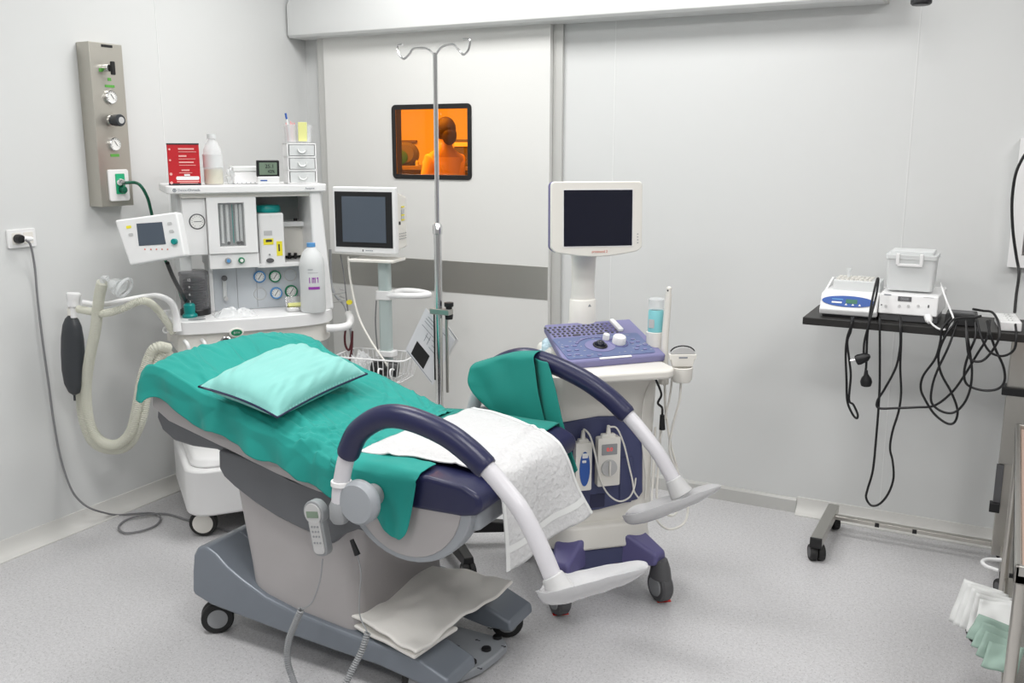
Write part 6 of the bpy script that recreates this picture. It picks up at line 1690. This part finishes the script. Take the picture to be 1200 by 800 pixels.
kc([(1122, 376, 3.6), (1112, 405), (1098, 435), (1092, 455), (1092, 472), (1104, 482), (1118, 483), (1130, 472), (1137, 455), (1139, 435), (1137, 415), (1134, 395), (1132, 378, 3.6)], 'black cable loop in the middle of the tangle under the desk', 3.553)
kc([(1143, 378, 3.6), (1143, 395), (1135, 415), (1130, 435), (1133, 450), (1150, 457), (1168, 456), (1177, 447), (1176, 430), (1167, 410), (1160, 390), (1157, 376, 3.6)], 'black cable loop hanging widest at the right of the tangle', 3.563)
kc([(1132, 376, 3.6), (1133, 400), (1137, 420), (1150, 423), (1162, 412), (1171, 395), (1170, 378, 3.58), (1163, 366, 3.63), (1152, 364, 3.66), (1140, 362, 3.64)], 'black cable running over the desk edge and back in a small loop', 3.543)
kc([(1145, 376, 3.6), (1150, 395), (1160, 412), (1175, 417), (1188, 410), (1191, 395), (1190, 380, 3.61)], 'black cable sagging beside the right desk post', 3.553)
kc([(1150, 370, 3.62), (1140, 372, 3.61), (1128, 372, 3.60), (1118, 374, 3.59), (1112, 380, 3.58), (1106, 395)], 'black cable tangled on the desk in front of the adapter', 3.583)
kc([(1206, 175, 3.9), (1198, 186, 3.9), (1190, 205, 3.9), (1186, 235, 3.9), (1187, 270, 3.9), (1191, 300, 3.9), (1194, 320, 3.88), (1191, 345, 3.80), (1189, 366, 3.74)], 'black cable hanging in front of the wall niche down to the extension strip', r=.0052)
# doubled cable with plug over the heater
kc([(1012, 445, 3.575), (1015, 430, 3.575), (1016, 400, 3.575), (1018, 378, 3.575), (1022, 352, 3.60), (1027, 330, 3.63), (1029, 326, 3.65), (1029, 332, 3.64), (1026, 350, 3.60), (1018, 380, 3.57), (1013, 400, 3.57), (1012, 416, 3.57)], 'black cable doubled over the front of the block heater')
for (px, py), lab, hz_ in (((1010, 420), 'black mains plug hanging by the front of the desk with pins to the side', True), ((1015, 447), 'black round mains plug hanging lowest from the doubled cable', False)):
    q = X(px, py, 3.575)
    f = Fr('mains_plug', q, 0, lab, 'plug')
    if hz_:
        MB().lathe([(0, -.02), (.018, -.02), (.020, -.01), (.016, .018), (.006, .03), (0, .03)], (0, 0, 0), (.9, 0, .45), 20).build('plug_body', 'cable', f)
        MB().cyl((-.018, 0, -.006), (-.040, -.004, -.012), .0025).cyl((-.018, .010, -.006), (-.040, .008, -.012), .0025).build('pins', 'chrome', f)
    else:
        MB().lathe([(0, -.016), (.018, -.014), (.021, 0), (.017, .014), (.006, .030), (.004, .045), (0, .045)], (0, 0, -.0), (0, -.2, 1), 20).build('plug_body', 'cable', f)

# ======================= STAINLESS TROLLEY AT THE RIGHT EDGE ===========
tz = .60
c_far, c_near = at(1188, 519, z=.84), at(1193, 643, z=.60)
TX = .075; ty1 = 2.58; ty0 = 1.80; TZ = .84
tt0 = at(1188, 519, x=TX); tt1 = at(1192, 640, x=TX)
tr_ = Fr('instrument_trolley', (TX+.30, (tt0.y+tt1.y)/2, 0), 0, 'stainless steel trolley with raised rim and salmon liner at the right edge of the picture', 'instrument trolley')
TY0, TY1 = tt1.y, tt0.y; TZ = (tt0.z+tt1.z)/2
hy_ = (TY1-TY0)/2
MB().bb(-.30, .30, -hy_, hy_, TZ-.03, TZ-.006).build('tray', 'trolley', tr_, bevel=.004)
b = MB(); b.bb(-.30, -.288, -hy_, hy_, TZ-.03, TZ+.012); b.bb(.288, .30, -hy_, hy_, TZ-.03, TZ+.012); b.bb(-.30, .30, hy_-.012, hy_, TZ-.03, TZ+.012); b.bb(-.30, .30, -hy_, -hy_+.012, TZ-.03, TZ+.012)
b.build('rim', 'steel', tr_, bevel=.004)
MB().bb(-.285, .28, -hy_+.013, hy_-.013, TZ-.006, TZ-.002).build('liner', 'tray_pink', tr_, smooth=0)
# legs
for x, y, cx, cy in ((-.285, hy_-.02, -.055, -.05), (-.285, -hy_+.02, -.02, -.05), (.285, hy_-.02, .03, 0), (.285, -hy_+.02, .03, 0)):
    MB().tube([V((x, y, .10)), V((x, y, TZ-.03))], .0125, 14).build('leg', 'trolleyleg', tr_)
    caster(tr_, (x+cx, y+cy, .048), .048, .028, (1, .55, 0), 'rubber', 'black', stem=(x, y, .11))
MB().bb(-.285, .285, -hy_+.02, hy_-.02, .20, .218).build('lower_shelf', 'trolley', tr_, bevel=.003)
def tq(px, py, x): return tr_.L(at(px, py, x=x))
for px, py in ((1178, 663), (1170, 736)):
    q = tq(px, py, TX+.02)
    b = MB().tube([V((-.285, q.y+.05, q.z)), V((-.30, q.y+.045, q.z)), V((-.335, q.y+.03, q.z)), V((-.35, q.y, q.z)), V((-.335, q.y-.03, q.z-.002)), V((-.30, q.y-.04, q.z-.004))], .007, 10)
    b.build('side_hook', 'white', tr_)
# paper towels: white and mint folded sheets tucked at the trolley's side
def sheetlet(name, c, w, h, yaw_, lean, m_, label, group, sd_):
    c = V(c); u = V((math.cos(yaw_), math.sin(yaw_), 0)); v = V((lean*u.y*-1, lean*u.x, 1)).normalized()+u*.12
    n = u.cross(v).normalized()
    def fn(a, t):
        p = c+u*(w*(a-.5))+v*(h*(t-.5)); return p+n*(.010*math.sin(a*PI+sd_)+.012*nz(a*2+sd_, t*2, 3))
    single(name, MB().grid(fn, 10, 12), m_, label, 'paper towel', group, solid=.004, smooth=180)
MB().bb(-.345, -.285, hy_-.14, hy_-.02, .085, .092).build('towel_ledge', 'trolleyleg', tr_, bevel=.002)
pc0 = at(1150, 716, x=.03)
for k in range(5):
    sheetlet('paper_towel', pc0+V((-.014+.012*k, .016-.024*k, .004+.004*k)), .105-.004*k, .125-.006*k, -.35+.10*k, .35+.1*k, 'paper', 'white folded paper towel hanging at the side of the stainless trolley', 'white paper towels', k)
pc1 = at(1165, 746, x=.055)
for k in range(4):
    sheetlet('mint_towel', pc1+V((-.010+.010*k, .02-.022*k, -.002-.006*k)), .07, .062, -.35+.09*k, .9+.12*k, 'mint', 'mint green folded towel tucked under the white paper towels', 'mint towels', k+7)
# ======================= LIGHT AND CAMERA =============================
def area(name, loc, sx, sy, power, col=(1, .99, .975), rot=(0, 0, 0)):
    l = bpy.data.lights.new(name, 'AREA'); l.shape = 'RECTANGLE'; l.size = sx; l.size_y = sy; l.energy = power; l.color = col
    o = bpy.data.objects.new(name, l); COL.objects.link(o); o.location = loc; o.rotation_euler = rot; return o
for x, y, pw in ((-2.35, 3.12, 19), (-1.1, 3.12, 17), (.8, 3.0, 12), (-2.0, 1.3, 22), (-.4, 1.3, 22), (1.2, 1.3, 20), (-1.4, -.6, 22), (.8, -.6, 22)):
    area('ceiling_light', (x, y, ZC-.01), .6, .6, pw)
area('far_room_light', (-5.6, 6.9, ZC-.02), 2.4, 2.0, 190, (1, .97, .9))
w = bpy.data.worlds.new('World'); bpy.context.scene.world = w; w.use_nodes = True
w.node_tree.nodes['Background'].inputs[0].default_value = (.5, .5, .5, 1); w.node_tree.nodes['Background'].inputs[1].default_value = .3

cam = bpy.data.cameras.new('camera'); co = bpy.data.objects.new('camera', cam); COL.objects.link(co)
cam.sensor_width = 36; cam.lens = 36*FPX/1200; cam.clip_start = .05
co.matrix_world = Matrix(((rt.x, up.x, -fw.x, CAM.x), (rt.y, up.y, -fw.y, CAM.y), (rt.z, up.z, -fw.z, CAM.z), (0, 0, 0, 1)))
sc = bpy.context.scene; sc.camera = co
sc.view_settings.view_transform = 'Standard'; sc.view_settings.look = 'None'; sc.view_settings.gamma = 1
sc.view_settings.use_curve_mapping = False; sc.view_settings.exposure = 0.06
sc.cycles.max_bounces = 10; sc.cycles.transparent_max_bounces = 16
sc.cycles.sample_clamp_indirect = 6
